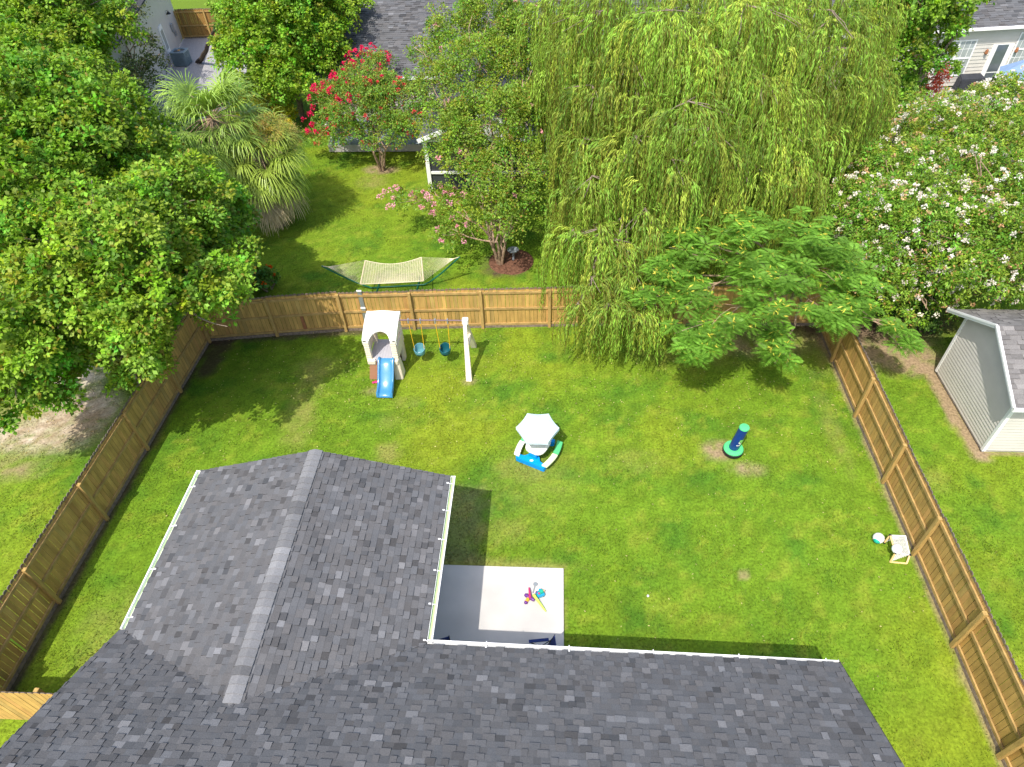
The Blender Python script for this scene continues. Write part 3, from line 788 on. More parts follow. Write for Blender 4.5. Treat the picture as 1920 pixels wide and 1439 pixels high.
b = MB(); o_ = loc(.02, .03, .205); b.lathe(o_, [(.05, 0), (.05, .006)], 16, 1.1, .7); b.build('badge', M['white'], pt_)
b = MB(); n = 28; poly(b, [(.33 * math.copysign(abs(math.cos(2 * math.pi * k / n)) ** .6, math.cos(2 * math.pi * k / n)), .53 + .42 * math.copysign(abs(math.sin(2 * math.pi * k / n)) ** .7, math.sin(2 * math.pi * k / n))) for k in range(n)], .42, .47); b.build('table_top', M['whitep'], pt_, bevel=.01)
for s_ in (-1, 1):
    for (t0, t1, m) in ((0, .52, 'palelime' if s_ > 0 else 'whitep'), (.53, 1, 'mint')):
        b = MB(); A = []; B = []
        for k in range(9):
            t = t0 + (t1 - t0) * k / 8; y = -.02 + 1.1 * t; bow = .09 * math.sin(math.pi * t)
            A.append((s_ * (.38 + bow), y)); B.append((s_ * (.56 + bow), y))
        pl = A + B[::-1]
        if s_ > 0: pl = pl[::-1]
        poly(b, pl, .2, .26); b.build('bench', M[m], pt_, bevel=.012)
uc = (P(965, 802, 1.12) + P(1051, 802, 1.12)) / 2
ub = thing('patio_umbrella', (uc.x, uc.y, 0), 'small pale blue six-sided umbrella over the picnic table', 'umbrella')
b = MB(); R6 = .645; rim = [Vector((uc.x + R6 * math.cos(math.radians(60 * k)), uc.y + R6 * 1.02 * math.sin(math.radians(60 * k)), 1.12)) for k in range(6)]; ap = Vector((uc.x, uc.y, 1.36))
for k in range(6):
    a, c = rim[k], rim[(k + 1) % 6]
    def pp(u, v):  # v 0 apex..1 rim
        e = a.lerp(c, u); q = ap.lerp(e, v); sag = .05 * math.sin(math.pi * v) * (.6 + .4 * math.cos(math.pi * (u - .5) * 2)); inn = 1 - .035 * math.sin(math.pi * u) * v
        return Vector((uc.x + (q.x - uc.x) * inn, uc.y + (q.y - uc.y) * inn, q.z + sag * .6 - .02 * math.sin(math.pi * u) * v))
    for i in range(6):
        for j in range(6): b.face([pp(i / 6, j / 6), pp(i / 6, (j + 1) / 6), pp((i + 1) / 6, (j + 1) / 6), pp((i + 1) / 6, j / 6)])
        p0, p1 = pp(i / 6, 1), pp((i + 1) / 6, 1); dz = Vector((0, 0, -.11)); b.face([p0, p0 + dz, p1 + dz, p1])
cn = b.build('canopy', M['aqua'], ub, smooth=True)
b = MB(); b.tube([(uc.x, uc.y, .0), (uc.x, uc.y, 1.36)], .017, 8); b.build('pole', M['white'], ub)
b = MB(); b.sphere((uc.x, uc.y, 1.38), .025, 8); b.build('finial', M['white'], ub)
for k in range(6):
    b = MB(); b.tube([rim[k] - Vector((0, 0, .005)), ap - Vector((0, 0, .02))], .006, 5); b.build('rib', M['white'], ub)

# ------------------------------------------------------------------ bop bag
bp = P(1373, 848); bt = thing('punching_bag', (bp.x, bp.y, 0), 'blue inflatable punching bag standing on a green and black round base', 'punching bag')
b = MB(); b.lathe((bp.x, bp.y, 0), [(.22, 0), (.30, .04), (.315, .1), (.31, .15), (.28, .165)], 36); b.build('base', M['black'], bt, smooth=True)
b = MB(); b.lathe((bp.x, bp.y, 0), [(.292, .15), (.298, .19), (.27, .235), (.2, .245), (.165, .235), (.16, .23)], 36); b.build('base_ring', M['gtop'], bt, smooth=True)
b = MB(); pr_ = [(.145, .22), (.15, .26), (.148, .5), (.142, .8), (.142, 1.08), (.146, 1.12)]
b.lathe((bp.x, bp.y, 0), pr_, 36); b.build('column', M['navy'], bt, smooth=True)
b = MB(); b.lathe((bp.x, bp.y, 0), [(.146, 1.115), (.15, 1.14), (.135, 1.165), (.08, 1.175), (.002, 1.178)], 36); b.build('top_cap', M['gtop'], bt, smooth=True)
def leanbag(o):
    for v in o.data.vertices:
        if v.co.z > .24: v.co.x += (v.co.z - .24) * .14
for o in bt.children:
    if o.name.startswith(('column', 'top_cap')): leanbag(o)
def onbag(b, az, z, w_, h, r=.1515):
    k = 6
    for i in range(k):
        a0 = az - w_ / 2 + w_ * i / k; a1 = a0 + w_ / k
        b.face([(bp.x + r * math.cos(a), bp.y + r * math.sin(a), zz) for a, zz in ((a0, z - h / 2), (a1, z - h / 2), (a1, z + h / 2), (a0, z + h / 2))])
az = math.radians(-78)
b = MB(); onbag(b, az + .2, .70, .85, .07); onbag(b, az + .35, .62, .6, .1, .1518); onbag(b, az + .3, .52, .5, .09); onbag(b, az - .1, .655, .3, .05, .1519); leanbag(b.build('emblem', M['emblem'], bt))
b = MB(); onbag(b, az - .05, .60, .45, .05, .1523); onbag(b, az - .1, .48, .7, .035, .1523); onbag(b, az + .15, .54, .18, .06, .1526); leanbag(b.build('emblem_lettering', M['white'], bt))
b = MB(); onbag(b, az + .05, .61, .14, .035, .1528); onbag(b, az + .62, .645, .15, .035, .1528); leanbag(b.build('emblem_outline', M['black'], bt))

# ------------------------------------------------------------------ soccer goal and balls
gl = thing('soccer_goal', (9.1, 9.8, 0), 'toddler soccer goal with orange frame and white net against the fence', 'goal')
A0, A1, A2 = P(1657, 1018, .03), P(1668, 1005, .5), P(1672, 1018, .03)
f1, f2 = P(1664, 1018, .03), P(1669, 1053, .03); bk1, bk2 = P(1697, 1007, .03), P(1706, 1040, .03)
L0, L1 = P(1658, 1018, .02), P(1669, 1054, .02); T0, T1 = P(1669, 1004, .38), P(1679, 1037, .38); K0, K1 = P(1698, 1005, .22), P(1706, 1041, .14); J1 = P(1700, 1057, .02)
b = MB()
for a, c in ((L0, T0), (L1, T1), (T0, T1), (L1, J1), (K1, J1)):
    b.tube([a, c], .024, 8)
b.build('frame', M['orange'], gl, smooth=True)
for q in (T0, T1, K1, L0):
    b = MB(); b.sphere(q, .036, 8); b.build('corner_joint', M['black'], gl, smooth=True)
b = MB(); n = 15
def npnt(u, v): q = T0.lerp(T1, u).lerp(K0.lerp(K1, u), v); return q + Vector((0, 0, -.07 * math.sin(math.pi * v) * math.sin(math.pi * u)))
for i in range(n + 1):
    b.tube([npnt(i / n, j / 8) for j in range(9)], .0055, 4, False); b.tube([npnt(j / 8, i / n) for j in range(9)], .0055, 4, False)
for side in ((L0, T0, K0), (L1, T1, K1)):
    for i in range(1, 9):
        t = i / 9; b.tube([side[0].lerp(side[2], t), side[1].lerp(side[2], t)], .0055, 4, False); b.tube([side[0].lerp(side[1], t), side[2].lerp(side[1], t)], .0055, 4, False)
for a, c in ((T0, K0), (T1, K1), (K0, K1), (T0, T1)): b.tube([a, c], .014, 6)
b.build('net', M['net'], gl)
def ball(p, r, label, patch_=None):
    t = MB(); t.sphere(p, r, 14); o = tag(t.build('ball', M['ballw'], smooth=True), label, 'ball'); ORG[o.name] = Vector((0, 0, 0))
    if patch_:
        q = MB(); q.sphere(Vector(p) + Vector(patch_), r * .72, 10); q.build('green_panel', M['ballg'], o, smooth=True)
q = P(1647, 1010, .13); ball((q.x, q.y, .145), .145, 'white plastic ball with green patch lying on the grass left of the goal', (-.04, -.045, -.01))
q = P(1682, 1030, .42); ball((q.x, q.y, .42), .13, 'white plastic ball resting on the net of the goal')
q = P(1215, 1118, .02); ball((q.x, q.y, .03), .032, 'tiny white golf ball alone on the open lawn')

# ------------------------------------------------------------------ toys on the patio
def pz(px, py, z=.09): return P(px, py, z)
def bat(a, c, r0, r1, m, label, name='toy_bat', cat='toy bat', wob=0):
    a, c = Vector(a), Vector(c); b = MB(); n = 8
    rr = [r0 * .7] + [r0 + (r1 - r0) * (k / n) ** 1 for k in range(1, n)] + [r1 * .8]
    b.tube([a.lerp(c, k / n) for k in range(n + 1)], rr, 12); return tag(b.build(name, M[m], smooth=True), label, cat, 'toys heaped on the patio')
bat(pz(1024, 1147, .09), pz(1000, 1115, .16), .02, .045, 'lime', 'long lime green plastic bat on the patio toy heap')
bat(pz(984, 1115, .13), pz(1002, 1126, .13), .05, .045, 'purple', 'purple plastic bat lying crosswise in the patio toy heap')
bat(pz(992, 1102, .13), pz(994, 1121, .2), .022, .034, 'pink', 'short pink foam stick at the patio toy heap')
o = bat(pz(986, 1129, .12), pz(991, 1122, .12), .04, .045, 'gold', 'yellow toy torch with a dark tip beside the purple bat', 'toy_torch', 'toy')
ORG[o.name] = Vector((0, 0, 0)); b = MB(); b.sphere(pz(986, 1130, .12), .048, 10); b.build('tip', M['purple'], o, smooth=True)
pd = thing('grey_shape', pz(1003, 1100), 'grey paddle with a round head at the top of the toy heap', 'shape', 'toys heaped on the patio')  # flat grey disc with a straight stem
b = MB(); b.lathe(pz(1004, 1096, .075), [(.05, 0), (.06, .012), (.05, .022)], 18); b.build('head', M['dgrey'], pd, smooth=True)
b = MB(); b.beam(pz(1003, 1099, .09), pz(999, 1112, .09), .025, .02); b.build('stem', M['dgrey'], pd)
tb = thing('toy_truck', pz(1013, 1114), 'small toy truck of blue and green bricks beside the lime bat', 'toy', 'toys heaped on the patio')
c0 = pz(1013, 1115, .1); c0 = Vector((c0.x, c0.y, .13))
for name, dx, dy, dz, s, m in (('body', .0, .0, 0, (.1, .085, .05), 'bluem'), ('top_block', .02, .02, .07, (.06, .05, .035), 'greenm'), ('block', -.09, .02, .03, (.03, .03, .03), 'purple'), ('block', -.03, -.03, .08, (.025, .025, .025), 'pink'), ('block', .085, .07, .04, (.03, .025, .02), 'orange'), ('block', -.01, .07, .08, (.03, .03, .02), 'tblue')):
    b = MB(); b.obox(c0 + Vector((dx, dy, dz)), (s[0] * .9, s[0] * .4, 0), (-s[1] * .4, s[1] * .9, 0), (0, 0, s[2])); b.build(name, M[m], tb, bevel=.012)
for dx, dy in ((-.07, -.07), (.08, -.03), (.04, .09), (-.09, .05)):
    b = MB(); b.sphere(c0 + Vector((dx, dy, -.035)), .03, 8); b.build('wheel', M['black'], tb, smooth=True)


def camp_chair(loc_, rz, label):
    t = thing('camp_chair', (0, 0, 0), label, 'chair', 'navy folding chairs on the patio')
    b = MB(); b.face([(-.25, -.22, .42), (.25, -.22, .42), (.25, .2, .36), (-.25, .2, .36)]); b.face([(-.25, .2, .34), (.25, .2, .34), (.25, -.22, .40), (-.25, -.22, .40)]); b.box((-.25, -.23, .38), (.25, -.21, .42)); b.build('seat', M['navycloth'], t)
    b = MB(); b.raw([(-.25, .2, .40), (.25, .2, .40), (.27, .34, .88), (-.27, .34, .88), (-.25, .22, .40), (.25, .22, .40), (.27, .36, .88), (-.27, .36, .88)], [(0, 1, 2, 3), (7, 6, 5, 4), (0, 4, 5, 1), (1, 5, 6, 2), (2, 6, 7, 3), (3, 7, 4, 0)]); bk = b.build('backrest', M['navycloth'], t)
    b = MB(); b.lathe((0, .0, 0), [(.07, 0), (.07, .004)], 18); o = b.build('badge', M['grey'], bk); o.rotation_euler = (math.radians(74), 0, 0); o.location = (0.02, .268, .68)
    for s_ in (-1, 1):
        b = MB(); b.box((s_ * .31 - .035, -.25, .60), (s_ * .31 + .035, .22, .625)); b.build('armrest', M['navycloth'], t)
        for a, c in (((s_ * .27, -.26, .0), (s_ * .29, .26, .60)), ((s_ * .27, .32, 0), (s_ * .29, -.22, .60)), ((s_ * .27, .18, .36), (s_ * .28, .36, .9))):
            b = MB(); b.tube([a, c], .012, 6); b.build('leg' if a[2] == 0 else 'back_tube', M['black'], t)
    t.location = loc_; t.rotation_euler = (0, 0, rz); return t


cc0 = camp_chair((-.16, 6.5, .07), math.radians(-82), 'navy folding chair showing past the gutter at the right patio corner')
c2 = copy_tree(cc0); c2.location = (-2.45, 6.28, .07); c2.rotation_euler = (0, 0, math.radians(20)); c2['label'] = 'dark blue chair barely showing at the inner corner of the gutters'

# ------------------------------------------------------------------ hammock
hm = thing('hammock_stand', (-6.3, 21.9, 0), 'dark green curved steel hammock stand on the grass behind the back fence', 'hammock stand')
HL, HR = P(603, 499, 1.25), P(862, 482, 1.25)
bL, bR = P(692, 540, .06), P(800, 534, .06)
b = MB(); b.tube([HL, HL.lerp(bL, .55) + Vector((0, 0, -.05)), HL.lerp(bL, .9), bL + Vector((.1, 0, 0)), bL.lerp(bR, .5), bR - Vector((.1, 0, 0)), HR.lerp(bR, .9), HR.lerp(bR, .55) + Vector((0, 0, -.05)), HR], .032, 10); b.build('frame', M['hgreen'], hm, smooth=True)
for q, k in ((bL, .35), (bR, -.35)):
    b = MB(); b.tube([q + Vector((k, -.62, -.02)), q + Vector((k, .62, -.02))], .028, 8); b.build('foot', M['hgreen'], hm)
hk = thing('hammock', (-6.3, 21.7, 0), 'cream rope hammock with wooden spreader bars slung on the green stand', 'hammock')
a0, a1 = P(685, 489, 1.0), P(676, 533, .80); c0, c1 = P(790, 483, 1.0), P(794, 527, .80)
for a, c in ((a0, a1), (c0, c1)):
    b = MB(); b.tube([a, c], .028, 8); b.build('spreader_bar', M['hbar'], hk)
b = MB(); NU = 20
def hb(u, v):
    e0 = a0.lerp(a1, v); e1 = c0.lerp(c1, v); q = e0.lerp(e1, u); pin = .13 * math.sin(math.pi * u) * (1 - 2 * v)
    dd = (a1 - a0).normalized(); return q + dd * pin * 1.0 + Vector((0, 0, -.24 * math.sin(math.pi * u) * (.55 + .45 * math.sin(math.pi * v))))
for k in range(NU + 1): b.tube([hb(i / 12, k / NU) for i in range(13)], .011 if 0 < k < NU else .02, 4, False)
for k in range(26): b.tube([hb(k / 25, j / 8) for j in range(9)], .0065, 4, False)
b.build('bed', M['hrope'], hk)
for (e, s0, s1) in ((HL, a0, a1), (HR, c0, c1)):
    b = MB()
    for k in range(17): b.tube([e.lerp(s0.lerp(s1, .5), .14), s0.lerp(s1, k / 16)], .0045, 4, False)
    b.tube([e, e.lerp(s0.lerp(s1, .5), .16)], .014, 6); b.build('suspension_cords', M['hrope'], hk)
# ------------------------------------------------------------------ foliage tools
def nrm(a): return a / (np.linalg.norm(a, axis=-1, keepdims=True) + 1e-9)


def leafquads(c, nrmv, size, asp, axis=None, fold=True):
    """rhombic leaves, (n,4,3)"""
    n = len(c); r = nrm(RNG.normal(size=(n, 3)))
    if axis is None: a = nrm(np.cross(nrmv, r))
    else: a = axis
    s = nrm(np.cross(nrmv, a)); size = np.broadcast_to(size, (n,))[:, None]
    w_ = size * asp
    return np.stack([c - a * size * .5, c + s * w_ * .5 - a * size * .05, c + a * size * .5, c - s * w_ * .5 - a * size * .05], 1)


def ellipsoid_pts(n, cl, lo=.6, hi=1.05, zmin=-.55, seed=0):
    cl = np.asarray(cl, float); vol = (cl[:, 3] * cl[:, 4] + cl[:, 3] * cl[:, 5]) + .1; k = RNG.choice(len(cl), n, p=vol / vol.sum())
    d = nrm(RNG.normal(size=(n * 3, 3))); d = d[d[:, 2] > zmin][:n]
    if len(d) < n: d = np.concatenate([d, d])[:n]
    bump = .78 + .45 * fbm(d[:, 0] * 2.3 + k * 5.1 + seed, d[:, 1] * 2.3 + d[:, 2] * 1.7, 60, 3)
    r = RNG.uniform(lo ** 2, hi ** 2, n) ** .5 * bump
    return cl[k, :3] + d * cl[k, 3:6] * r[:, None], d, k


def tufted(n_tuft, per, cl, tuft_r, leaf, asp, base, var, parentcrown=None, tips=None, droop=.35, lo=.55, zmin=-.55, vein=None, up=.55, jit=1.):
    c, d, k = ellipsoid_pts(n_tuft, cl, lo, 1.03, zmin)
    n = n_tuft * per; ci = np.repeat(np.arange(n_tuft), per)
    tr = tuft_r * RNG.uniform(.6, 1.25, n_tuft)[ci]
    o = nrm(RNG.normal(size=(n, 3)) + nrm(d)[ci] * .7 + np.array([0, 0, .35])); rr = RNG.uniform(.15, 1, n) ** .6
    p = c[ci] + o * (tr * rr)[:, None]; p[:, 2] -= droop * tr * rr ** 2 * .6
    ax = nrm(o + np.array([0, 0, -droop]) + RNG.normal(size=(n, 3)) * .35)
    nv = nrm(np.array([0, 0, up]) + o * .45 + RNG.normal(size=(n, 3)) * .38 + np.array(SUN) * .25)
    nv = nrm(nv - ax * (nv * ax).sum(-1, keepdims=True))
    V = leafquads(p, nv, leaf * RNG.uniform(.65, 1.3, n), asp, ax)
    col = np.array(base)[None] * (1 + RNG.normal(size=(n, 1)) * var) * (1 + RNG.normal(size=(n_tuft, 1))[ci] * var * .9)
    col = col * (1 + jit * np.stack([RNG.normal(size=n_tuft) * .16, RNG.normal(size=n_tuft) * .06, RNG.normal(size=n_tuft) * .2], -1)[ci])
    if tips is not None:
        tcol, pr = tips; m_ = RNG.random(n) < pr; col[m_] = np.array(tcol) * RNG.uniform(.7, 1.3, (m_.sum(), 1))
    return V, np.clip(col, .004, .9)


def expand(cl, sub=9, f=(.26, .46), seed=1):
    """each main mass breaks up into smaller clumps on its outside"""
    out = []
    rs = random.Random(seed)
    for (x, y, z, a, b_, c) in cl:
        n = max(4, int(sub * (a * b_) ** .5 / 1.6))
        for i in range(n):
            t = i * 2.399 + rs.uniform(-.4, .4); h = 1 - 1.35 * (i + .5) / n + rs.uniform(-.1, .1); h = max(-.6, min(1, h)); q = math.sqrt(max(0, 1 - h * h)); k = rs.uniform(.62, .98)
            s_ = rs.uniform(*f) * (a * b_ * c) ** (1 / 3)
            out.append((x + a * q * math.cos(t) * k, y + b_ * q * math.sin(t) * k, z + c * h * k, s_ * 1.15, s_ * 1.15, s_ * .8))
    return out


def limb(b, a, c, r0, r1, bend=.25, n=6):
    a, c = Vector(a), Vector(c); L = (c - a).length; j = Vector((random.uniform(-1, 1), random.uniform(-1, 1), random.uniform(0, .8))) * bend * L * .5
    pts = []
    for i in range(n + 1):
        t = i / n; pts.append(a.lerp(c, t) + j * math.sin(math.pi * t) + Vector((random.uniform(-1, 1), random.uniform(-1, 1), 0)) * .02 * L)
    b.tube(pts, [r0 + (r1 - r0) * i / n for i in range(n + 1)], 7); return pts


def tree(name, base, cl, label, cat='tree', group=None, trunk_r=.18, n_tuft=900, per=30, tuft_r=.34, leaf=.15, asp=.75, col=(.06, .15, .02), var=.2,
         tips=None, bark='bark', stems=1, blossoms=None, twigs=40, droop=.35, lo=.55, zmin=-.35, mt='leaf', fork=None, sub=11, subf=(.26, .46)):
    t = thing(name, (base[0], base[1], 0), label, cat, group); col = (col[0] * 2.75, col[1] * 2.1, col[2] * 1.5)
    b = MB(); bx, by = base[0], base[1]; cl_ = np.array(cl, float); top = cl_[:, 2].mean()
    fz = fork if fork else max(.5, cl_[:, 2].min() - cl_[:, 5].max() * .4)
    forks = []
    for s in range(stems):
        a = 2 * math.pi * s / max(1, stems) + .4; sp = .0 if stems == 1 else .16
        f = Vector((bx + math.cos(a) * sp * 2.2, by + math.sin(a) * sp * 2.2, fz)); limb(b, (bx + math.cos(a) * sp * .4, by + math.sin(a) * sp * .4, -.1), f, trunk_r, trunk_r * .75, .06); forks.append(f)
    for i, q in enumerate(cl_):
        e = Vector(q[:3]) + Vector((0, 0, q[5] * .15)); f = forks[i % stems]
        pts = limb(b, f, e, trunk_r * .62, trunk_r * .22, .2)
        for k in range(3):
            d = Vector((random.gauss(0, 1), random.gauss(0, 1), random.gauss(.3, .7))).normalized(); e2 = e + Vector((d.x * q[3], d.y * q[4], d.z * q[5])) * .8
            limb(b, pts[3 + k % 3], e2, trunk_r * .25, .012, .25)
    c, d, k = ellipsoid_pts(twigs, cl, .7, 1.0, zmin)
    for i in range(twigs):
        q = cl_[k[i]]; s = Vector(q[:3]).lerp(Vector(c[i]), random.uniform(.2, .5)); limb(b, s, c[i], .026, .009, .3, 4)
    b.build('trunk', M[bark], t, smooth=True)
    scl = expand(cl, sub, subf, seed=len(cl) + int(abs(bx) * 7)) if sub else cl
    V, cc = tufted(n_tuft, per, scl, tuft_r, leaf, asp, col, var, tips=tips, droop=droop, lo=lo, zmin=zmin)
    npmesh('crown', V.reshape(-1, 3), 4, cc, M[mt], t)
    if blossoms:
        for (bcol, nb, pb, br, bl_, bs, bcl) in blossoms:
            V, cc = tufted(nb, pb, bcl if bcl else cl, br, bl_, .9, bcol, .08, lo=.95, zmin=bs, droop=.1, up=.3, jit=.15)
            npmesh('blossoms', V.reshape(-1, 3), 4, cc, M['petal'], t)
    return t


def CL(px, py, z, r, rz=None, ry=None): p = P(px, py, z); return (p.x, p.y, z, r, ry or r, rz or r * .8)


MG = (.086, .182, .022)
tips = ((.26, .22, .03), .045)
# near left maple leaning over the fence
tree('maple_tree', (-14.0, 15.4), [CL(300, 560, 5.2, 2.0), CL(385, 500, 4.3, 1.6, 1.3), CL(200, 480, 6.2, 2.3), CL(240, 640, 3.7, 1.5, 1.2), CL(320, 400, 6.0, 1.8), CL(120, 600, 5.2, 2.0), CL(355, 585, 3.9, 1.1, .9), CL(265, 690, 3.1, .9, .8), CL(410, 545, 3.6, .9, .8)],
     'leafy green maple whose branches hang over the left fence corner', group='broadleaf trees at the left', trunk_r=.2, sub=15, subf=(.19, .36), n_tuft=1550, per=42, leaf=.125, col=MG, tips=tips, bark='bark', lo=.62, twigs=70)
tree('maple_tree', (-18.3, 15.6), [CL(60, 560, 5.0, 2.3), CL(40, 680, 3.8, 1.9, 1.3), CL(0, 450, 6.2, 2.4), CL(90, 730, 2.9, 1.0, .9), CL(20, 750, 2.9, 1.3, .9), CL(-60, 620, 5, 2.2)],
     'green maple at the left picture edge above the bare sandy ground', group='broadleaf trees at the left', trunk_r=.2, sub=15, subf=(.2, .38), n_tuft=1450, per=42, leaf=.125, col=(.078, .178, .022), tips=tips, twigs=60)
tree('maple_tree', (-18.5, 23.5), [CL(150, 330, 6.6, 2.6), CL(60, 250, 7.4, 2.8), CL(225, 265, 6.2, 1.7), CL(20, 360, 6.8, 2.5), CL(300, 345, 5.4, 1.6), CL(140, 190, 7.0, 1.8)],
     'tall green maple in the middle of the left tree mass', group='broadleaf trees at the left', trunk_r=.22, sub=15, subf=(.21, .38), n_tuft=2100, per=40, leaf=.135, col=(.076, .172, .02), tips=tips, twigs=80)
tree('maple_tree', (-25, 31), [CL(60, 90, 7.2, 3.0), CL(150, 60, 7.0, 2.6), CL(0, 10, 8.5, 3.2), CL(140, 0, 7.4, 2.2), CL(10, 170, 7.2, 2.8), CL(150, 110, 6.4, 1.5)],
     'tall green maple filling the upper left corner of the picture', group='broadleaf trees at the left', trunk_r=.24, sub=15, subf=(.21, .38), n_tuft=2000, per=38, leaf=.15, col=(.078, .175, .02), tips=tips, twigs=80)
tree('maple_tree', (-13.3, 23.2), [CL(420, 455, 3.4, 1.3, 1.1), CL(360, 430, 4.2, 1.7), CL(330, 500, 4.4, 1.6), CL(385, 520, 3.0, 1.2, 1.0)],
     'smaller dark green maple beside the drooping palm', group='broadleaf trees at the left', trunk_r=.15, n_tuft=1000, per=28, leaf=.15, col=(.066, .155, .02), tips=tips)
tree('live_oak', (-24.5, 38), [CL(240, 90, 3.6, 1.5, 1.4), CL(265, 140, 2.8, 1.1, 1.1), CL(225, 170, 3.2, 1.7), CL(225, 30, 4.6, 1.5), CL(290, 110, 2.9, .7, .6), CL(265, 200, 1.8, 1.3, 1.0)],
     'dark grey green small leaved oak before the white sided house wall', group='broadleaf trees at the left', trunk_r=.14, n_tuft=520, per=22, leaf=.12, col=(.035, .062, .03), bark='palebark', lo=.5, tuft_r=.4)
tree('camphor_tree', (-14.8, 38), [CL(530, 60, 4.6, 3.0, 2.4), CL(460, 100, 4.0, 1.6), CL(450, 20, 5.2, 1.7), CL(590, 100, 3.6, 2.0), CL(560, 160, 2.6, 1.9, 1.6), CL(620, 30, 4.8, 1.9), CL(500, 130, 3.4, 2.0), CL(620, 130, 2.6, 1.3), CL(540, 0, 6, 2.6)],
     'round bright green tree in front of the dark roof at the top', trunk_r=.2, n_tuft=2300, per=36, leaf=.145, col=(.085, .19, .02), tips=((.3, .27, .03), .04), twigs=60)
# small leaning trunk near the air conditioner
b = MB(); limb(b, P(372, 118, 0), P(396, 78, 2.4), .17, .1, .05); limb(b, P(396, 78, 2.4), P(425, 40, 4.5), .1, .03); sm = MB()
lt = thing('small_tree', P(372, 118, 0), 'leaning dark trunk beside the air conditioner on the gravel', 'tree'); b.build('trunk', M['darkbark'], lt, smooth=True)
V, cc = tufted(160, 26, [CL(435, 45, 4.4, .9), CL(425, 90, 3.2, .6)], .35, .15, .75, (.08, .18, .02), .2); npmesh('crown', V.reshape(-1, 3), 4, cc, M['leaf'], lt)


def shrub(name, px, py, z, r, rz, label, col, n=220, leaf=.11, extra=(), bl=None, tips=None, cat='shrub', per=24, tr=.28, asp=.7, group=None):
    c0 = P(px, py, z); cl = [(c0.x, c0.y, z, r, r, rz)] + [CL(*e) for e in extra]
    return tree(name, (c0.x, c0.y), cl, label, cat, group, .05, n, per, tr, leaf, asp, col, .2, tips, 'bark', 3, bl, 12, .2, .5, -.7, fork=.3)


shrub('shrub', 492, 215, 1.2, 1.2, 1.2, 'yellow green feathery shrub beside the drooping palm', (.17, .22, .02), 260, .12, [(535, 225, 1.2, .7), (455, 190, 1.2, .8)])
shrub('shrub', 470, 175, 1.5, 1.1, 1.2, 'pale straw coloured shrub between the palm and round tree', (.13, .17, .07), 200, .1, [(500, 200, 1.2, .7)])
shrub('shrub', 350, 270, 2.2, 1.5, 1.4, 'dark green bush tucked beneath the upright palm', (.03, .085, .018), 300, .13, [(390, 320, 2, 1.1), (330, 330, 2.8, 1.2)])
shrub('lily_plant', 497, 525, .5, .5, .6, 'tall lily plant with orange blooms behind the back fence corner', (.06, .14, .03), 60, .14, (), [((.75, .13, .01), 9, 10, .12, .09, .2, None)], per=16, tr=.2)
shrub('shrub', 455, 535, .4, .7, .6, 'low dark shrub behind the back fence near the corner', (.03, .08, .02), 120, .11, [(430, 540, .5, .6)])
# iron trellis
tr_ = MB()
for (px, py) in ((425, 545), (450, 548)):
    p = P(px, py, .9)
    tr_.tube([p + Vector((.28 * math.cos(t), 0, .34 * math.sin(t))) for t in [math.pi * 2 * k / 20 for k in range(21)]], .02, 6); tr_.tube([p + Vector((.15 * math.cos(t), 0, .2 * math.sin(t))) for t in [math.pi * 2 * k / 16 for k in range(17)]], .014, 6)
    tr_.tube([p + Vector((-.28, 0, 0)), p + Vector((-.28, 0, -.9))], .018, 6); tr_.tube([p + Vector((.28, 0, 0)), p + Vector((.28, 0, -.9))], .018, 6)
tag(tr_.build('garden_trellis', M['black']), 'black wrought iron scroll trellis behind the back fence corner', 'trellis')


# ------------------------------------------------------------------ palms
def palm(base, topz, label, fronds, rad, droopf, col, deadf=0, lean=(0, 0), el=(-50, 75), dead_el=(-85, -55)):
    t = thing('palm_tree', (base[0], base[1], 0), label, 'palm tree', 'fan palms at the left'); b = MB()
    top = Vector((base[0] + lean[0], base[1] + lean[1], topz)); n = 14; pts = [Vector((base[0], base[1], -.1)).lerp(top, k / n) for k in range(n + 1)]
    b.tube(pts, [.17 + .03 * (k % 2) for k in range(n + 1)], 10); b.build('trunk', M['bark'], t)
    V = []; Cc = []; st = MB()
    for i in range(fronds + deadf):
        dead = i >= fronds; az = i * 2.399 + random.uniform(-.2, .2); e = math.radians(random.uniform(*(dead_el if dead else el)))
        d = Vector((math.cos(az) * math.cos(e), math.sin(az) * math.cos(e), math.sin(e))); rad_ = rad * (1.3 if dead else 1); pl = rad_ * random.uniform(.42, .6)
        hub = top + d * pl + Vector((0, 0, -.12 * pl * droopf)); st.tube([top, top + d * pl * .5, hub], [.025, .018, .012], 5)
        sd = d.cross(Vector((0, 0, 1))).normalized(); un = sd.cross(d)
        nl = 34; c = np.array((.40, .32, .20) if dead else col) * random.uniform(.75, 1.25)
        for k in range(nl):
            a = math.radians(-105 + 210 * k / (nl - 1)); ld = (d * math.cos(a) + sd * math.sin(a) + un * random.uniform(-.08, .12) + un * .25 * abs(math.sin(a))).normalized()
            L = rad * .6 * (1 - .28 * abs(a) / 1.8) * random.uniform(.85, 1.1); ws = ld.cross(un).normalized(); p = hub; dd = ld.copy(); W = .03
            segs = 4
            for s in range(segs):
                q = p + dd * L / segs; w0 = W * (1 - .15 * s) if s else .012; w1 = W * (1 - .2 * (s + 1)) if s < segs - 1 else .004
                V.append([p - ws * w0, p + ws * w0, q + ws * w1, q - ws * w1]); cj = random.uniform(.8, 1.25) * (1 + .15 * s); Cc.append(c * cj)
                p = q; dd = (dd + Vector((0, 0, -.16 * (s + .6) * droopf)) + Vector((random.gauss(0, .05), random.gauss(0, .05), 0))).normalized()
    st.build('frond_stalks', M['palebark'], t)
    npmesh('fronds', np.array([[tuple(x) for x in f] for f in V]).reshape(-1, 3), 4, np.array(Cc), M['palm'], t)
    return t


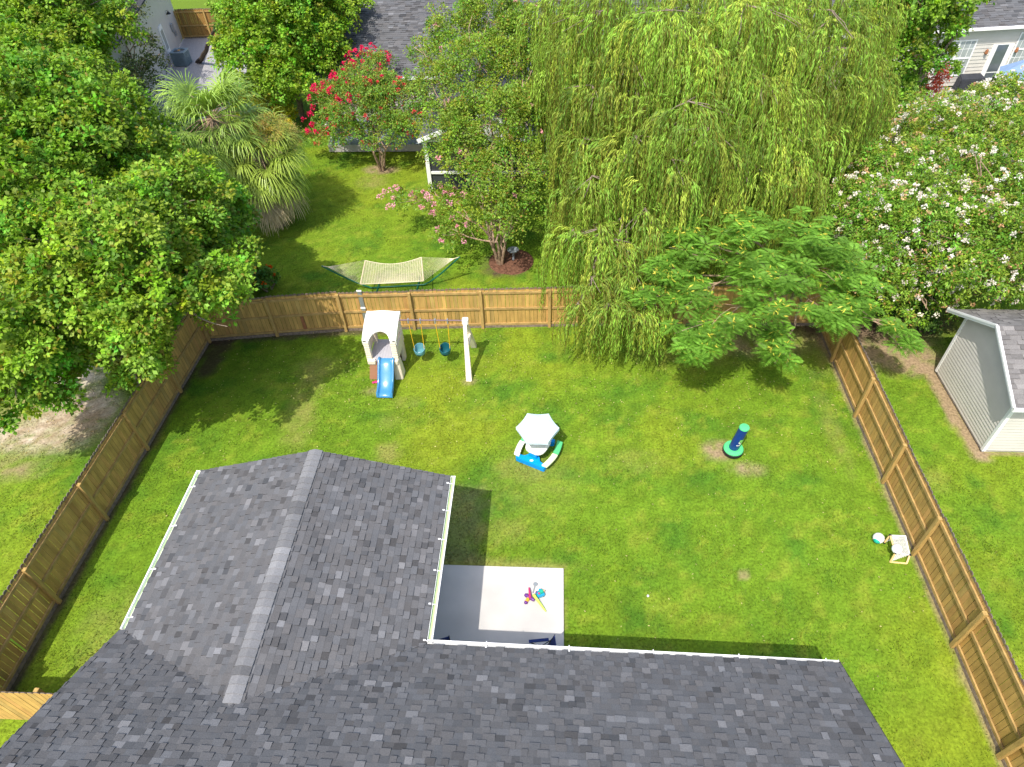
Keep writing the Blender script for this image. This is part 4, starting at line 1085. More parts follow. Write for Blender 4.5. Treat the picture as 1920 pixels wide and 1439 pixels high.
p1 = P(398, 222, 5.0); palm((p1.x, p1.y), 5.0, 'upright fan palm with stiff pale green fronds near the gravel path', 46, 2.5, 1.7, (.25, .37, .065), 5, el=(-45, 60))
p2 = P(478, 275, 3.8); palm((p2.x, p2.y), 3.8, 'drooping fan palm with golden top and brown skirt of dead fronds', 50, 2.4, 2.6, (.25, .33, .05), 30, el=(-60, 45))
V, cc = tufted(150, 34, [(p2.x + .9, p2.y + .1, 4.2, 1.0, 1.0, .8), (p2.x + .3, p2.y + .5, 4.3, .9, .9, .7)], .3, .16, .12, (.42, .37, .10), .2, lo=.5)
sh_ = [o for o in bpy.data.objects if o.name.startswith('palm_tree')][-1]; npmesh('flower_stalks', V.reshape(-1, 3), 4, cc, M['leaf'], sh_)

# ------------------------------------------------------------------ crape myrtles
tree('crape_myrtle', (-8.8, 31.4), [CL(680, 190, 2.9, 1.8, 1.2), CL(630, 190, 2.6, 1.2, .9), CL(740, 190, 2.8, 1.6, 1.1), CL(700, 140, 3.2, 1.3, .9), CL(650, 240, 2.0, 1.2, .8), CL(770, 230, 2.2, 1.2, .8), CL(610, 255, 1.4, .9, .8), CL(720, 250, 1.9, 1.2, .8)],
     'crape myrtle with deep pink red blooms on the left of the rear yard', 'tree', None, .06, 1500, 26, .3, .1, .6, (.075, .165, .03), .2, ((.35, .12, .03), .06), 'palebark', 5,
     [((.72, .02, .10), 120, 34, .17, .075, .1, [CL(630, 190, 2.7, 1.3, 1.0), CL(690, 125, 3.4, 1.3, .9), CL(610, 235, 1.8, 1.2, .9), CL(670, 180, 3, 1.9, 1.3)]), ((.66, .05, .07), 90, 24, .14, .07, -.3, None)], 60, .2, .45, -.5, fork=1.0)
tree('crape_myrtle', (-2.2, 23.1), [CL(930, 230, 4.6, 1.9, 1.3), CL(900, 130, 5.6, 1.8, 1.3), CL(860, 60, 6.0, 1.5, 1.0), CL(980, 120, 5.6, 1.7, 1.3), CL(960, 320, 3.6, 1.6, 1.0), CL(870, 300, 3.4, 1.3, .8), CL(1000, 220, 4.6, 1.4, 1.0), CL(930, 400, 2.6, 1.3, .9), CL(830, 380, 2.0, 1.0, .5), CL(760, 375, 1.7, .7, .35), CL(860, 440, 1.5, .9, .5), CL(990, 60, 6.4, 1.6, 1.1), CL(1000, 380, 2.6, .9, .8), CL(820, 160, 4.6, .9, .8), CL(800, 100, 5.2, .8, .6), CL(920, 20, 7.0, 1.5, 1.0), CL(840, 240, 4.0, 1.2, .9)],
     'tall many stemmed crape myrtle with pale pink blooms beside the willow', 'tree', None, .065, 2900, 28, .36, .11, .55, (.082, .165, .025), .2, ((.28, .17, .03), .06), 'palebark', 6,
     [((.80, .38, .44), 40, 30, .15, .07, .0, [CL(750, 375, 1.7, .9, .4), CL(830, 380, 2.0, 1.0, .5), CL(860, 440, 1.5, .9, .5)]), ((.70, .32, .36), 34, 20, .13, .07, -.2, None)], 120, .2, .4, -.5, fork=1.3)
# mulch ring with stepping stone
b = MB(); c = P(945, 493); b.lathe((c.x + .3, c.y + .1, 0), [(.95, -.01), (.9, .035), (.2, .05)], 30); b.col = None
o = b.build('mulch_bed', M['bark_mulch']); tag(o, kind='structure')
b = MB(); c = P(962, 470, .5); b.lathe((c.x, c.y, 0), [(.10, 0), (.05, .05), (.05, .45), (.22, .5), (.24, .54), (.2, .52), (.01, .5)], 24)
tag(b.build('bird_bath', M['dgrey'], smooth=True), 'small grey bird bath by the trunk of the pale crape myrtle', 'bird bath')

# ------------------------------------------------------------------ willow
wt = thing('willow_tree', (5.6, 25.2, 0), 'huge weeping willow trailing its strands over the back fence', 'tree')
mounds = []  # x,y,z,r,strand length
def wm(px, py, z, r, L, n=1.0): p = P(px, py, z); mounds.append((p.x, p.y, z, r, L, n))
for a in ((1190, 255, 6.2, 1.5, 4.6, 1.6), (1110, 330, 5.2, 1.1, 4.0, 1.2), (1210, 390, 4.6, 1.1, 3.6, 1.2), (1120, 430, 4.2, .9, 3.2), (1180, 500, 3.4, .8, 2.6), (1230, 470, 3.6, .6, 2.7), (1170, 560, 2.7, .55, 2.0, .5),
          (1290, 190, 7.4, 1.8, 4.5, 1.5), (1260, 300, 6.0, 1.3, 4.2), (1340, 90, 8.2, 2.0, 4.8, 1.6), (1330, 240, 6.6, 1.5, 4.2), (1190, 110, 7.8, 2.0, 5.2, 1.6), (1110, 160, 7.0, 1.5, 5.0, 1.5), (1085, 70, 7.6, 1.5, 5.2, 1.4),
          (1095, 260, 5.8, 1.1, 4.8), (1130, 20, 8.8, 2.2, 5, 1.4), (1260, 20, 9.2, 2.3, 5, 1.4), (1400, 10, 9.2, 2.3, 5, 1.4), (1430, 140, 7.6, 1.9, 4.6, 1.5), (1450, 220, 6.4, 1.7, 4.2, 1.5), (1400, 300, 5.4, 1.4, 3.4, 1.2), (1480, 290, 5.4, 1.4, 3.6),
          (1530, 120, 7.4, 1.8, 4.6, 1.4), (1510, 210, 6.2, 1.5, 4.0, 1.2), (1590, 90, 7.4, 1.8, 4.4, 1.3), (1560, 20, 8.6, 2.2, 4.6, 1.3), (1620, 140, 6.2, 1.3, 3.6), (1330, 340, 5.0, 1.0, 3.4), (1035, 0, 8.2, 1.2, 4.6, .9), (1480, -40, 9.2, 2.2, 5, 1.3), (1600, -40, 8.8, 2.2, 5, 1.3), (1350, -50, 9.8, 2.2, 5, 1.2), (1200, -50, 9.8, 2.2, 5, 1.2), (1090, -30, 8.8, 1.8, 5, 1.2), (1075, 430, 3.9, .7, 3, 1.2), (1110, 520, 3.2, .6, 2.5, 1.4), (1140, 570, 2.7, .5, 2.1, 1.6), (1200, 590, 2.5, .45, 1.9, 1.4), (1160, 450, 4.0, .8, 3.2, 1.3), (1085, 570, 2.6, .35, 1.9, 1.3), (1225, 560, 2.8, .4, 2.1, 1.2)): wm(*a)
V = []; Cc = []; TV = []; b = MB()
limb(b, (5.6, 25.2, -.1), (5.5, 25, 2.4), .42, .34, .05)
for (x, y, z, r, L, dn) in mounds:
    limb(b, (5.5, 25, 2.3), (x, y, z - .25), .11, .025, .3, 8)
    for k in range(4):
        a = random.uniform(0, 6.28); limb(b, (x, y, z), (x + r * .8 * math.cos(a), y + r * .8 * math.sin(a), z - .35), .02, .006, .1, 4)
    mt_ = random.uniform(.8, 1.2); nb_ = int(17 * dn * r) + 3
    for bi in range(nb_):
        th = random.uniform(0, 2 * math.pi) if random.random() < .55 else random.gauss(-math.pi / 2, .8)
        rr = r * random.uniform(.05, 1) ** .8; bx_ = x + rr * math.cos(th); by_ = y + rr * math.sin(th); bz_ = z - .42 * (rr / r) ** 2 * r + random.gauss(0, .12)
        Lb = L * random.uniform(.5, 1.3); wb = random.uniform(.25, 1.0) * (1.15 - .5 * rr / r); tb = random.uniform(.55, 1.35) * mt_; yb = random.random() ** 2.2
        for si in range(random.randint(3, 6)):
            p0 = np.array([bx_ + random.gauss(0, .09), by_ + random.gauss(0, .09), bz_ + random.gauss(0, .06)]); ta = th + random.gauss(0, .28)
            Lr = min(Lb * random.uniform(.7, 1.08), p0[2] - .5)
            if Lr < .5: continue
            step = .062; n = max(6, int(Lr / step)); s = np.arange(n) * step; out = np.array([math.cos(ta), math.sin(ta), 0.]); w0 = wb * random.uniform(.8, 1.15)
            sway = .045 * np.sin(s * 1.7 + bi) + .025 * np.sin(s * 4 + bi * 2 + si)
            hx = w0 * (1 - np.exp(-s / (w0 * .75))); k_ = 1 - np.exp(-s / (w0 * .9)); dz = np.cumsum(step * k_) - .16 * np.exp(-(s - .25) ** 2 / .05)
            pos = np.stack([p0[0] + out[0] * hx + sway, p0[1] + out[1] * hx + sway * .5, p0[2] - dz], -1) + RNG.normal(size=(n, 3)) * .012
            sd = RNG.normal(size=(n, 3)); sd[:, 2] = 0; sd = nrm(sd); dn_ = np.stack([out[0] * (1 - k_), out[1] * (1 - k_), -.25 - .9 * k_], -1)
            ax = nrm(nrm(dn_) + sd * RNG.uniform(.12, .45, (n, 1))); size = RNG.uniform(.11, .20, n); c = pos + ax * size[:, None] * .5
            nv = nrm(np.cross(ax, RNG.normal(size=(n, 3))) * .6 + np.array([-.15, -.55, .7])); nv = nrm(nv - ax * (nv * ax).sum(-1, keepdims=True))
            V.append(leafquads(c, nv, size, .18, ax))
            base = np.array([.235, .42, .05]) * (1 - yb) + np.array([.42, .49, .065]) * yb
            Cc.append(base[None] * tb * random.uniform(.85, 1.15) * RNG.uniform(.7, 1.35, (n, 1)))
            m_ = pos[::5]
            if len(m_) > 2:
                w_ = np.array([.006, .003, 0]); TV.append(np.stack([m_[:-1] - w_, m_[:-1] + w_, m_[1:] + w_, m_[1:] - w_], 1))
b.build('trunk', M['bark'], wt, smooth=True)
npmesh('crown', np.concatenate(V).reshape(-1, 3), 4, np.concatenate(Cc), M['willow'], wt)
T = np.concatenate(TV); npmesh('twigs', T.reshape(-1, 3), 4, np.tile(np.array([[.22, .15, .04]]), (len(T), 1)), M['willow'], wt)

# ------------------------------------------------------------------ mimosa (feathery fronds)
mm = thing('mimosa_tree', (9.2, 20.3, 0), 'mimosa with feathery fronds and yellow pods over the back right fence corner', 'tree')
mcl = [CL(1300, 470, 3.9, 1.0, .45), CL(1270, 560, 3.3, .9, .4), CL(1300, 630, 2.8, .75, .35), CL(1400, 430, 4.3, 1.1, .5), CL(1380, 520, 3.7, 1.1, .5), CL(1370, 600, 3.1, .9, .4), CL(1460, 500, 4.0, 1.1, .45), CL(1460, 570, 3.4, 1.0, .4), CL(1450, 640, 2.6, .65, .35),
       CL(1540, 500, 3.9, 1.0, .45), CL(1540, 570, 3.4, .9, .4), CL(1600, 520, 3.7, .9, .4), CL(1600, 570, 3.2, .6, .35), CL(1250, 510, 3.6, .6, .4), CL(1210, 560, 3.1, .45, .3), CL(1280, 430, 4.2, .7, .4), CL(1500, 440, 4.3, .9, .5), CL(1340, 640, 2.6, .5, .3), CL(1575, 600, 2.9, .45, .3), CL(1690, 615, 2.3, .35, .25), CL(1695, 645, 2.0, .32, .25), CL(1300, 660, 2.3, .4, .3), CL(1460, 675, 2.1, .35, .25), CL(1560, 470, 4.2, .7, .4)]
b = MB(); limb(b, (9.2, 20.3, -.1), (8.6, 19.2, 2.2), .13, .1, .1)
for q in mcl:
    pts = limb(b, (8.6, 19.2, 2.1), (q[0], q[1], q[2] - .15), .05, .015, .18, 7)
    for k in range(3): a = random.uniform(0, 6.28); limb(b, pts[5], (q[0] + q[3] * .8 * math.cos(a), q[1] + q[3] * .8 * math.sin(a), q[2] + .05), .014, .006, .2, 4)
b.build('trunk', M['palebark'], mm, smooth=True)
V = []; Cc = []; PV = []; PC = []
for q in mcl:
    nr = int(11 * q[3] * q[3] + 6 * q[3] + 2)
    for i in range(nr):
        a = random.uniform(0, 6.28); rr = q[3] * math.sqrt(random.random()); c = np.array([q[0] + rr * math.cos(a), q[1] + rr * math.sin(a), q[2] + q[5] * random.uniform(-.6, .8)])
        tint = random.uniform(.75, 1.25); nf = random.randint(5, 8); a0 = random.uniform(0, 6.28)
        for f in range(nf):
            az = a0 + f * 6.28 / nf + random.uniform(-.3, .3); L = random.uniform(.30, .5); e = random.uniform(.0, .45)
            d = np.array([math.cos(az) * math.cos(e), math.sin(az) * math.cos(e), math.sin(e)]); sd = np.array([-math.sin(az), math.cos(az), 0])
            npn = 10; s = (np.arange(npn) + 1) / npn; pos = c + d * (s * L)[:, None] + np.array([0, 0, -1.]) * (.42 * L * s ** 2)[:, None]
            col = np.array([.155, .315, .036]) * tint * random.uniform(.85, 1.2)
            for sg in (-1, 1):
                ax = nrm(sd * sg + d * .55 + np.array([0, 0, -.18])); W = L * .36 * np.sin(np.pi * (.12 + .8 * s)) + .03
                nv = nrm(np.cross(np.broadcast_to(ax, (npn, 3)), d) * sg + RNG.normal(size=(npn, 3)) * .15)
                V.append(leafquads(pos + ax * (W / 2)[:, None], nv, W, .24, np.broadcast_to(ax, (npn, 3)))); Cc.append(col[None] * RNG.uniform(.8, 1.25, (npn, 1)))
        if random.random() < .55:
            n = random.randint(3, 7); pc = c + RNG.normal(size=(n, 3)) * np.array([.12, .12, .05]) + np.array([0, 0, .08]); ax = nrm(RNG.normal(size=(n, 3)) * np.array([1, 1, .3]) + np.array([0, 0, -.5]))
            nv = nrm(np.cross(ax, RNG.normal(size=(n, 3))) + np.array([0, -.3, .6])); PV.append(leafquads(pc, nv, RNG.uniform(.12, .2, n), .26, ax)); PC.append(np.array([[.70, .62, .08]]) * RNG.uniform(.6, 1.3, (n, 1)))
npmesh('crown', np.concatenate(V).reshape(-1, 3), 4, np.concatenate(Cc), M['leaf'], mm)
npmesh('seed_pods', np.concatenate(PV).reshape(-1, 3), 4, np.concatenate(PC), M['leaf'], mm)

# ------------------------------------------------------------------ white flowering bank on the right
WF = ((.80, .76, .70), 1)
def wtree(base, cl, label, nt_, seedcol):
    return tree('white_crape_myrtle', base, cl, label, 'tree', 'white flowering trees behind the shed', .09, nt_ + 300, 28, .3, .12, .42, seedcol, .2, ((.42, .26, .08), .05), 'palebark', 5,
                [((.84, .78, .66), nt_ // 4, 22, .12, .065, -.25, None), ((.62, .40, .2), nt_ // 12, 14, .12, .07, -.2, None)], 40, .35, .6, -.55, fork=.7)
wtree((13.2, 22.2), [CL(1690, 440, 3.4, 1.9, 1.6), CL(1610, 400, 3.2, 1.4, 1.3), CL(1720, 540, 2.0, 1.3, 1.1), CL(1650, 520, 2.2, 1.2, 1.1), CL(1680, 350, 3.6, 1.6), CL(1590, 340, 3.0, 1.2), CL(1760, 480, 2.8, 1.5)], 'flowering tree thick with white blooms nearest the mimosa', 1500, (.075, .17, .025))
wtree((17.6, 21.8), [CL(1830, 470, 3.3, 1.9, 1.6), CL(1900, 400, 3.6, 2.0), CL(1840, 370, 4.0, 1.8), CL(1900, 510, 2.6, 1.6, 1.2), CL(1800, 545, 1.9, 1.2, 1.0), CL(1960, 460, 3.2, 2.0), CL(1780, 410, 3.6, 1.5)], 'dense white flowering tree directly behind the shed roof', 1500, (.078, .17, .025))
wtree((18.2, 28), [CL(1750, 280, 3.8, 2.0, 1.6), CL(1850, 270, 4.0, 2.1, 1.5), CL(1680, 290, 3.2, 1.6), CL(1910, 250, 4.0, 1.9), CL(1800, 330, 3.6, 1.8), CL(1900, 320, 3.8, 1.9), CL(1730, 240, 3.4, 1.5), CL(1860, 215, 4.2, 1.6), CL(1920, 200, 4.4, 1.6), CL(1790, 225, 3.8, 1.3)], 'white flowering tree with cream buds below the far house wall', 1700, (.085, .17, .028))
shrub('evergreen_shrub', 1545, 330, 2.4, 1.6, 1.8, 'dark green leafy shrub between the willow and the white blooms', (.04, .12, .018), 500, .13, [(1590, 280, 2.6, 1.4), (1530, 400, 2.0, 1.2), (1620, 230, 2.2, 1.4), (1570, 380, 2.2, 1.1)])
shrub('evergreen_shrub', 1655, 200, 2.2, 1.5, 1.6, 'bright green shrub in front of the far house siding', (.06, .15, .02), 380, .14, [(1690, 160, 2.4, 1.2), (1640, 160, 2.5, .9)])
shrub('evergreen_shrub', 1700, 590, .6, .9, .7, 'low shady shrub in the soil behind the shed corner', (.03, .08, .02), 160, .11, [(1650, 575, .7, .8)])
tree('maple_tree', (17.5, 34), [CL(1670, 20, 6.0, 1.6), CL(1640, 60, 5.2, 1.2), CL(1715, 60, 5.2, 1.5), CL(1760, 40, 5.4, 1.1, 1.0), CL(1690, 110, 4.4, 1.4), CL(1740, 120, 3.6, 1.1, .9), CL(1780, 5, 6.4, 1.0), CL(1730, 0, 6.8, 1.4), CL(1770, 90, 4.2, .6, .6), CL(1840, -6, 6.4, .7, .5)],
     'green tree reaching in front of the roof of the far right house', trunk_r=.13, n_tuft=900, per=30, leaf=.15, col=(.07, .165, .02), tips=tips)
tree('japanese_maple', (19.8, 36.6), [CL(1735, 165, 1.6, 1.0, .7), CL(1720, 190, 1.3, .8, .6), CL(1755, 140, 2.0, .8, .6)], 'small red leaved maple beside the covered grill', trunk_r=.05, n_tuft=130, per=22, leaf=.1, col=(.20, .045, .035), stems=3, tuft_r=.3, fork=.4, lo=.4)

# ------------------------------------------------------------------ far right house
hr = thing('house', (23, 42, 0), 'cream sided neighbour house with a grey roof at the top right', 'house', None)
A, Bq = P(1745, 60, 3.3), P(1920, 50, 3.3); u = (Bq - A); u.z = 0; u.normalize(); nb = Vector((-u.y, u.x, 0)); fr_ = A + nb * .35
n_out = -nb; w0 = fr_ - u * 6; w1 = fr_ + u * 9
b = MB(); siding(b, (w0.x, w0.y), (w1.x, w1.y), .15, lambda t: 3.25, .2, .03); siding(b, ((w0 + nb * 8).x, (w0 + nb * 8).y), (w0.x, w0.y), .15, lambda t: 3.25, .2, .03); b.build('wall', M['siding'], hr)
b = MB(); e0 = A - u * 6.4; e1 = A + u * 9.4; up = Vector((0, 0, 1)); e0.z = e1.z = 3.35
vr = (nb * math.cos(.45) + up * math.sin(.45)); nr_ = (-nb * math.sin(.45) + up * math.cos(.45))
b.face([e0, e1, e1 + vr * 7, e0 + vr * 7]); b.face([e0 - up * .14, e0 + vr * 7 - up * .14, e1 + vr * 7 - up * .14, e1 - up * .14]); b.build('roof', M['deck'], hr)
b = MB(); shingles(b, e0 + nr_ * .01, u, vr, nr_, 6.9, lambda s, s1: [(0, (e1 - e0).length, 0, (e1 - e0).length)], row=.16, wr=(.25, .5)); b.build('shingles', M['shingle'], hr)
b = MB(); b.beam(e0 - nb * .05 - up * .05, e1 - nb * .05 - up * .05, .12, .14); b.build('gutter', M['white'], hr)
def wpt(px, py): return hit(px, py, fr_ + n_out * .03, nb)
def panel(b, x0, x1, z0, z1, o, t=.02):
    c = fr_ + u * ((x0 + x1) / 2) + up * ((z0 + z1) / 2) + n_out * o; c.z = (z0 + z1) / 2; b.obox(c, u * (x1 - x0) / 2, n_out * t, up * (z1 - z0) / 2)
def ux(px, py): q = wpt(px, py); return (q - fr_).dot(u), q.z
def window(x0, x1, z0, z1, cols_, bars, m='sheer'):
    b = MB(); wd = .07
    panel(b, x0, x1, z1 - wd, z1, .04); panel(b, x0, x1, z0, z0 + wd, .04); panel(b, x0, x0 + wd, z0 + wd, z1 - wd, .04); panel(b, x1 - wd, x1, z0 + wd, z1 - wd, .04); zm = (z0 + z1) / 2
    panel(b, x0 + wd, x1 - wd, zm - .04, zm + .04, .042)
    for k in range(1, cols_): x = x0 + (x1 - x0) * k / cols_; panel(b, x - .05, x + .05, z0 + wd, z1 - wd, .044)
    o = b.build('window', M['white'], hr); g = MB(); panel(g, x0 + .03, x1 - .03, z0 + .03, z1 - .03, .03, .005); g.build('pane', M[m], o)
    g = MB(); nbx = cols_ * bars
    for k in range(1, nbx):
        if k % bars: x = x0 + (x1 - x0) * k / nbx; panel(g, x - .012, x + .012, z0 + .05, z1 - .05, .040, .004)
    for z in (z0 + (z1 - z0) * .25, z0 + (z1 - z0) * .75): panel(g, x0 + .05, x1 - .05, z - .012, z + .012, .0405, .004)
    g.build('muntins', M['white'], o)
x1, zt = ux(1833, 74); x1b, zb = ux(1802, 152); x1 = (x1 + x1b) / 2
window(x1 - 1.95, x1, max(.7, zb), min(zt, 2.9), 2, 3)
xd0, zd1 = ux(1858, 84); xd1, _ = ux(1892, 82); xdm, zd0 = ux(1835, 168); xda = (xd0 + xdm) / 2 + .02
b = MB(); panel(b, xda - .12, xda + 1.1, .12, min(zd1, 2.6), .04, .03); dd = b.build('door', M['white'], hr)
b = MB(); panel(b, xda + .16, xda + .8, .85, 2.3, .075, .006); b.build('pane', M['glass'], dd)
b = MB(); panel(b, xda + .16, xda + .8, .5, .78, .075, .006); b.build('pane', M['glass'], dd)
x2, _ = ux(1885, 128); x2b, _ = ux(1910, 70); x2 = (x2 + x2b) / 2
window(x2, x2 + 1.2, 1.1, 2.9, 1, 4, 'sheer')
for x in (xda - .38, xda + 1.35):
    b = MB(); c = fr_ + u * x + n_out * .12; b.lathe((c.x, c.y, 1.85), [(.05, 0), (.09, .05), (.07, .22), (.02, .28)], 10); b.build('wall_lantern', M['rust'], hr)
gp = hit(1790, 178, (0, 0, .3), Vector((0, 0, 1))); c = fr_ + u * (x1b - .2) + n_out * 1.0; c.z = 0; gq = thing('barbecue_grill', (c.x, c.y, 0), 'barbecue grill under a black cover by the far house wall', 'grill')
b = MB(); b.raw([c + u * a * s + n_out * d * s2 + up * z for (a, d, z, s, s2) in ((-.75, .3, .05, 1, 1), (.75, .3, .05, 1, 1), (.75, -.3, .05, 1, 1), (-.75, -.3, .05, 1, 1), (-.72, .3, .95, 1, 1), (.72, .3, .95, 1, 1), (.62, -.25, 1.1, 1, 1), (-.62, -.25, 1.1, 1, 1))],
      [(0, 3, 2, 1), (4, 5, 6, 7), (0, 1, 5, 4), (1, 2, 6, 5), (2, 3, 7, 6), (3, 0, 4, 7)]); b.build('cover', M['grilld'], gq, bevel=.04)
for s_ in (-1, 1):
    b = MB(); q = c + u * .6 * s_; b.lathe((q.x, q.y, 0), [(.05, 0), (.05, .06)], 8); b.build('caster', M['black'], gq)
q = fr_ + u * (xda + .2) + n_out * 1.3; q.z = 0; pc = thing('patio_chair', (q.x, q.y, 0), 'rust coloured metal patio chair outside the far house door', 'chair')
b = MB(); b.obox(q + up * .44, u * .26, n_out * .24, up * .02); b.build('seat', M['rust'], pc)
b = MB(); b.obox(q + up * .7 - u * .26, u * .015, n_out * .24, up * .26); b.build('backrest', M['black'], pc)
for sa_ in (-1, 1):
    for sb in (-1, 1): b = MB(); b.tube([q + u * .24 * sa_ + n_out * .22 * sb, q + u * .24 * sa_ + n_out * .22 * sb + up * .43], .012, 6); b.build('leg', M['black'], pc)
q = hit(1925, 95, (0, 0, 2.6), up); q = P(1945, 105, 2.5); uf = thing('patio_umbrella', (q.x, q.y, 0), 'dusty blue cloth patio umbrella cut by the right picture edge', 'umbrella')
b = MB(); R = 1.45
for k in range(8):
    a0, a1 = k * math.pi / 4, (k + 1) * math.pi / 4
    for j in range(5):
        r0, r1 = R * j / 5, R * (j + 1) / 5; z0, z1 = q.z - .9 * (j / 5) ** 1.0, q.z - .9 * ((j + 1) / 5) ** 1.0
        b.face([(q.x + r0 * math.cos(a0), q.y + r0 * math.sin(a0), z0), (q.x + r1 * math.cos(a0), q.y + r1 * math.sin(a0), z1), (q.x + r1 * math.cos((a0 + a1) / 2) * .95, q.y + r1 * math.sin((a0 + a1) / 2) * .95, z1 - .03), (q.x + r0 * math.cos((a0 + a1) / 2) * .95, q.y + r0 * math.sin((a0 + a1) / 2) * .95, z0 - .03)])
        b.face([(q.x + r0 * math.cos((a0 + a1) / 2) * .95, q.y + r0 * math.sin((a0 + a1) / 2) * .95, z0 - .03), (q.x + r1 * math.cos((a0 + a1) / 2) * .95, q.y + r1 * math.sin((a0 + a1) / 2) * .95, z1 - .03), (q.x + r1 * math.cos(a1), q.y + r1 * math.sin(a1), z1), (q.x + r0 * math.cos(a1), q.y + r0 * math.sin(a1), z0)])
b.build('canopy', M['bluecloth'], uf); b = MB(); b.tube([(q.x, q.y, 0), (q.x, q.y, q.z)], .025, 8); b.build('pole', M['grey'], uf)
b = MB(); cpt = fr_ + n_out * 1.6; b.obox(Vector((cpt.x, cpt.y, .03)) + u * 2.5, u * 6, n_out * 1.55, up * .04); tag(b.build('terrace', M['gravel']), kind='structure')

# ------------------------------------------------------------------ house at the top centre, deck and porch
hc = thing('house', (-6, 40, 0), 'dark roofed neighbour house behind the crape myrtles with a rear porch', 'house')
c0, c1, hy = -13.2, 8.5, 36.6
b = MB(); siding(b, (c0 + .4, hy + .4), (c1 - .4, hy + .4), .1, lambda t: 2.7, .15); siding(b, (c0 + .4, hy + 9), (c0 + .4, hy + .4), .1, lambda t: 2.7, .15); siding(b, (c1 - .4, hy + .4), (c1 - .4, hy + 9), .1, lambda t: 2.7, .15); b.build('wall', M['sidinggrey'], hc)
rs = .38; vr = Vector((0, math.cos(rs), math.sin(rs))); nr_ = Vector((0, -math.sin(rs), math.cos(rs)))
b = MB(); e0, e1 = Vector((c0, hy, 2.7)), Vector((c1, hy, 2.7)); b.face([e0, e1, e1 + vr * 9, e0 + vr * 9]); b.face([e0 - up * .15, e0 - up * .15 + vr * 9, e1 - up * .15 + vr * 9, e1 - up * .15])
for x in (c0, c1): b.face([(x, hy, 2.55), Vector((x, hy, 2.55)) + vr * 9, Vector((x, hy, 2.7)) + vr * 9, (x, hy, 2.7)])
b.build('roof', M['deck'], hc)
b = MB(); shingles(b, e0 + nr_ * .01, (1, 0, 0), vr, nr_, 8.9, lambda s, s1: [(0, c1 - c0, 0, c1 - c0)], row=.16, wr=(.2, .45), colf=lambda: shingle_col(.07, .1)); b.build('shingles', M['shingle'], hc)
b = MB(); b.beam(e0 + Vector((0, -.06, -.06)), e1 + Vector((0, -.06, -.06)), .1, .13); b.build('gutter', M['white'], hc)
# screened porch
x0, x1, y0, y1 = -5.95, -.3, 29.2, hy + .3
po = thing('screened_porch', (-3, 32, 0), 'white framed screened porch half hidden by the pale crape myrtle', 'porch')
for (x, y) in ((x0, y0), (x1, y0), ((x0 + x1) / 2, y0), (x0, (y0 + y1) / 2), (x1, (y0 + y1) / 2)):
    b = MB(); b.box((x - .09, y - .09, 0), (x + .09, y + .09, 2.6)); b.build('post', M['white'], po)
for z in (.98, 2.6):
    for a, c in (((x0 + .09, y0, z), (x1 - .09, y0, z)), ((x0, y0 + .09, z), (x0, y1, z)), ((x1, y0 + .09, z), (x1, y1, z))):
        b = MB(); b.beam(a, c, .1, .12 if z < 2 else .2); b.build('beam', M['white'], po)
b = MB(); b.box((x0, y0 + .02, .12), (x1, y0 + .03, 2.5)); b.box((x0 - .005, y0 + .1, .12), (x0 + .005, y1, 2.5)); b.box((x1 - .005, y0 + .1, .12), (x1 + .005, y1, 2.5)); b.build('screen', M['screen'], po)
b = MB(); xm = (x0 + x1) / 2; rz = 3.9
for s_ in (-1, 1):
    xe = xm + s_ * 3.1
    b.col = (.1, .1, .11); b.face([(xm, y0 - .3, rz), (xe, y0 - .3, 2.72), (xe, y1 + 2, 2.72), (xm, y1 + 2, rz)][::s_])
b.build('roof', M['shingle'], po)
b = MB()
for s_ in (-1, 1): b.beam((xm, y0 - .32, rz - .06), (xm + s_ * 3.1, y0 - .32, 2.66), .05, .18)
b.build('gable_trim', M['white'], po)
b = MB(); b.raw([(x0, y0 - .1, 2.72), (x1, y0 - .1, 2.72), (xm, y0 - .1, rz - .15), (x0, y0 - .08, 2.72), (x1, y0 - .08, 2.72), (xm, y0 - .08, rz - .15)], [(0, 1, 2), (5, 4, 3)]); b.build('gable', M['white'], po)
dk = thing('wooden_deck', (-10, 34.8, 0), 'low blue grey deck with white rails behind the red crape myrtle', 'deck')
dq = P(622, 275, .0); b = MB(); dy0, dy1 = 33.4, 36.5; dx0, dx1 = -12.0, -6.2
y = dy0
while y < dy1: b.box((dx0, y, .40), (dx1, y + .13, .44)); y += .14
b.build('deck_boards', M['deckm'], dk); b = MB(); b.box((dx0, dy0 - .04, .05), (dx1, dy0 - .003, .42)); b.box((dx0 - .04, dy0, .05), (dx0 - .003, dy1, .42)); b.build('skirt', M['sidinggrey'], dk)
for y in (dy0 + .1, dy0 + 1.5, dy1 - .1):
    b = MB(); b.box((dx0 + .03, y - .05, .44), (dx0 + .13, y + .05, 1.5)); b.build('post', M['white'], dk)
b = MB(); b.beam((dx0 + .08, dy0, 1.45), (dx0 + .08, dy1, 1.45), .12, .06); b.beam((dx0 + .08, dy0, .6), (dx0 + .08, dy1, .6), .05, .06); y = dy0 + .2
while y < dy1 - .1: b.box((dx0 + .065, y, .62), (dx0 + .095, y + .03, 1.42)); y += .13
b.build('railing', M['white'], dk)

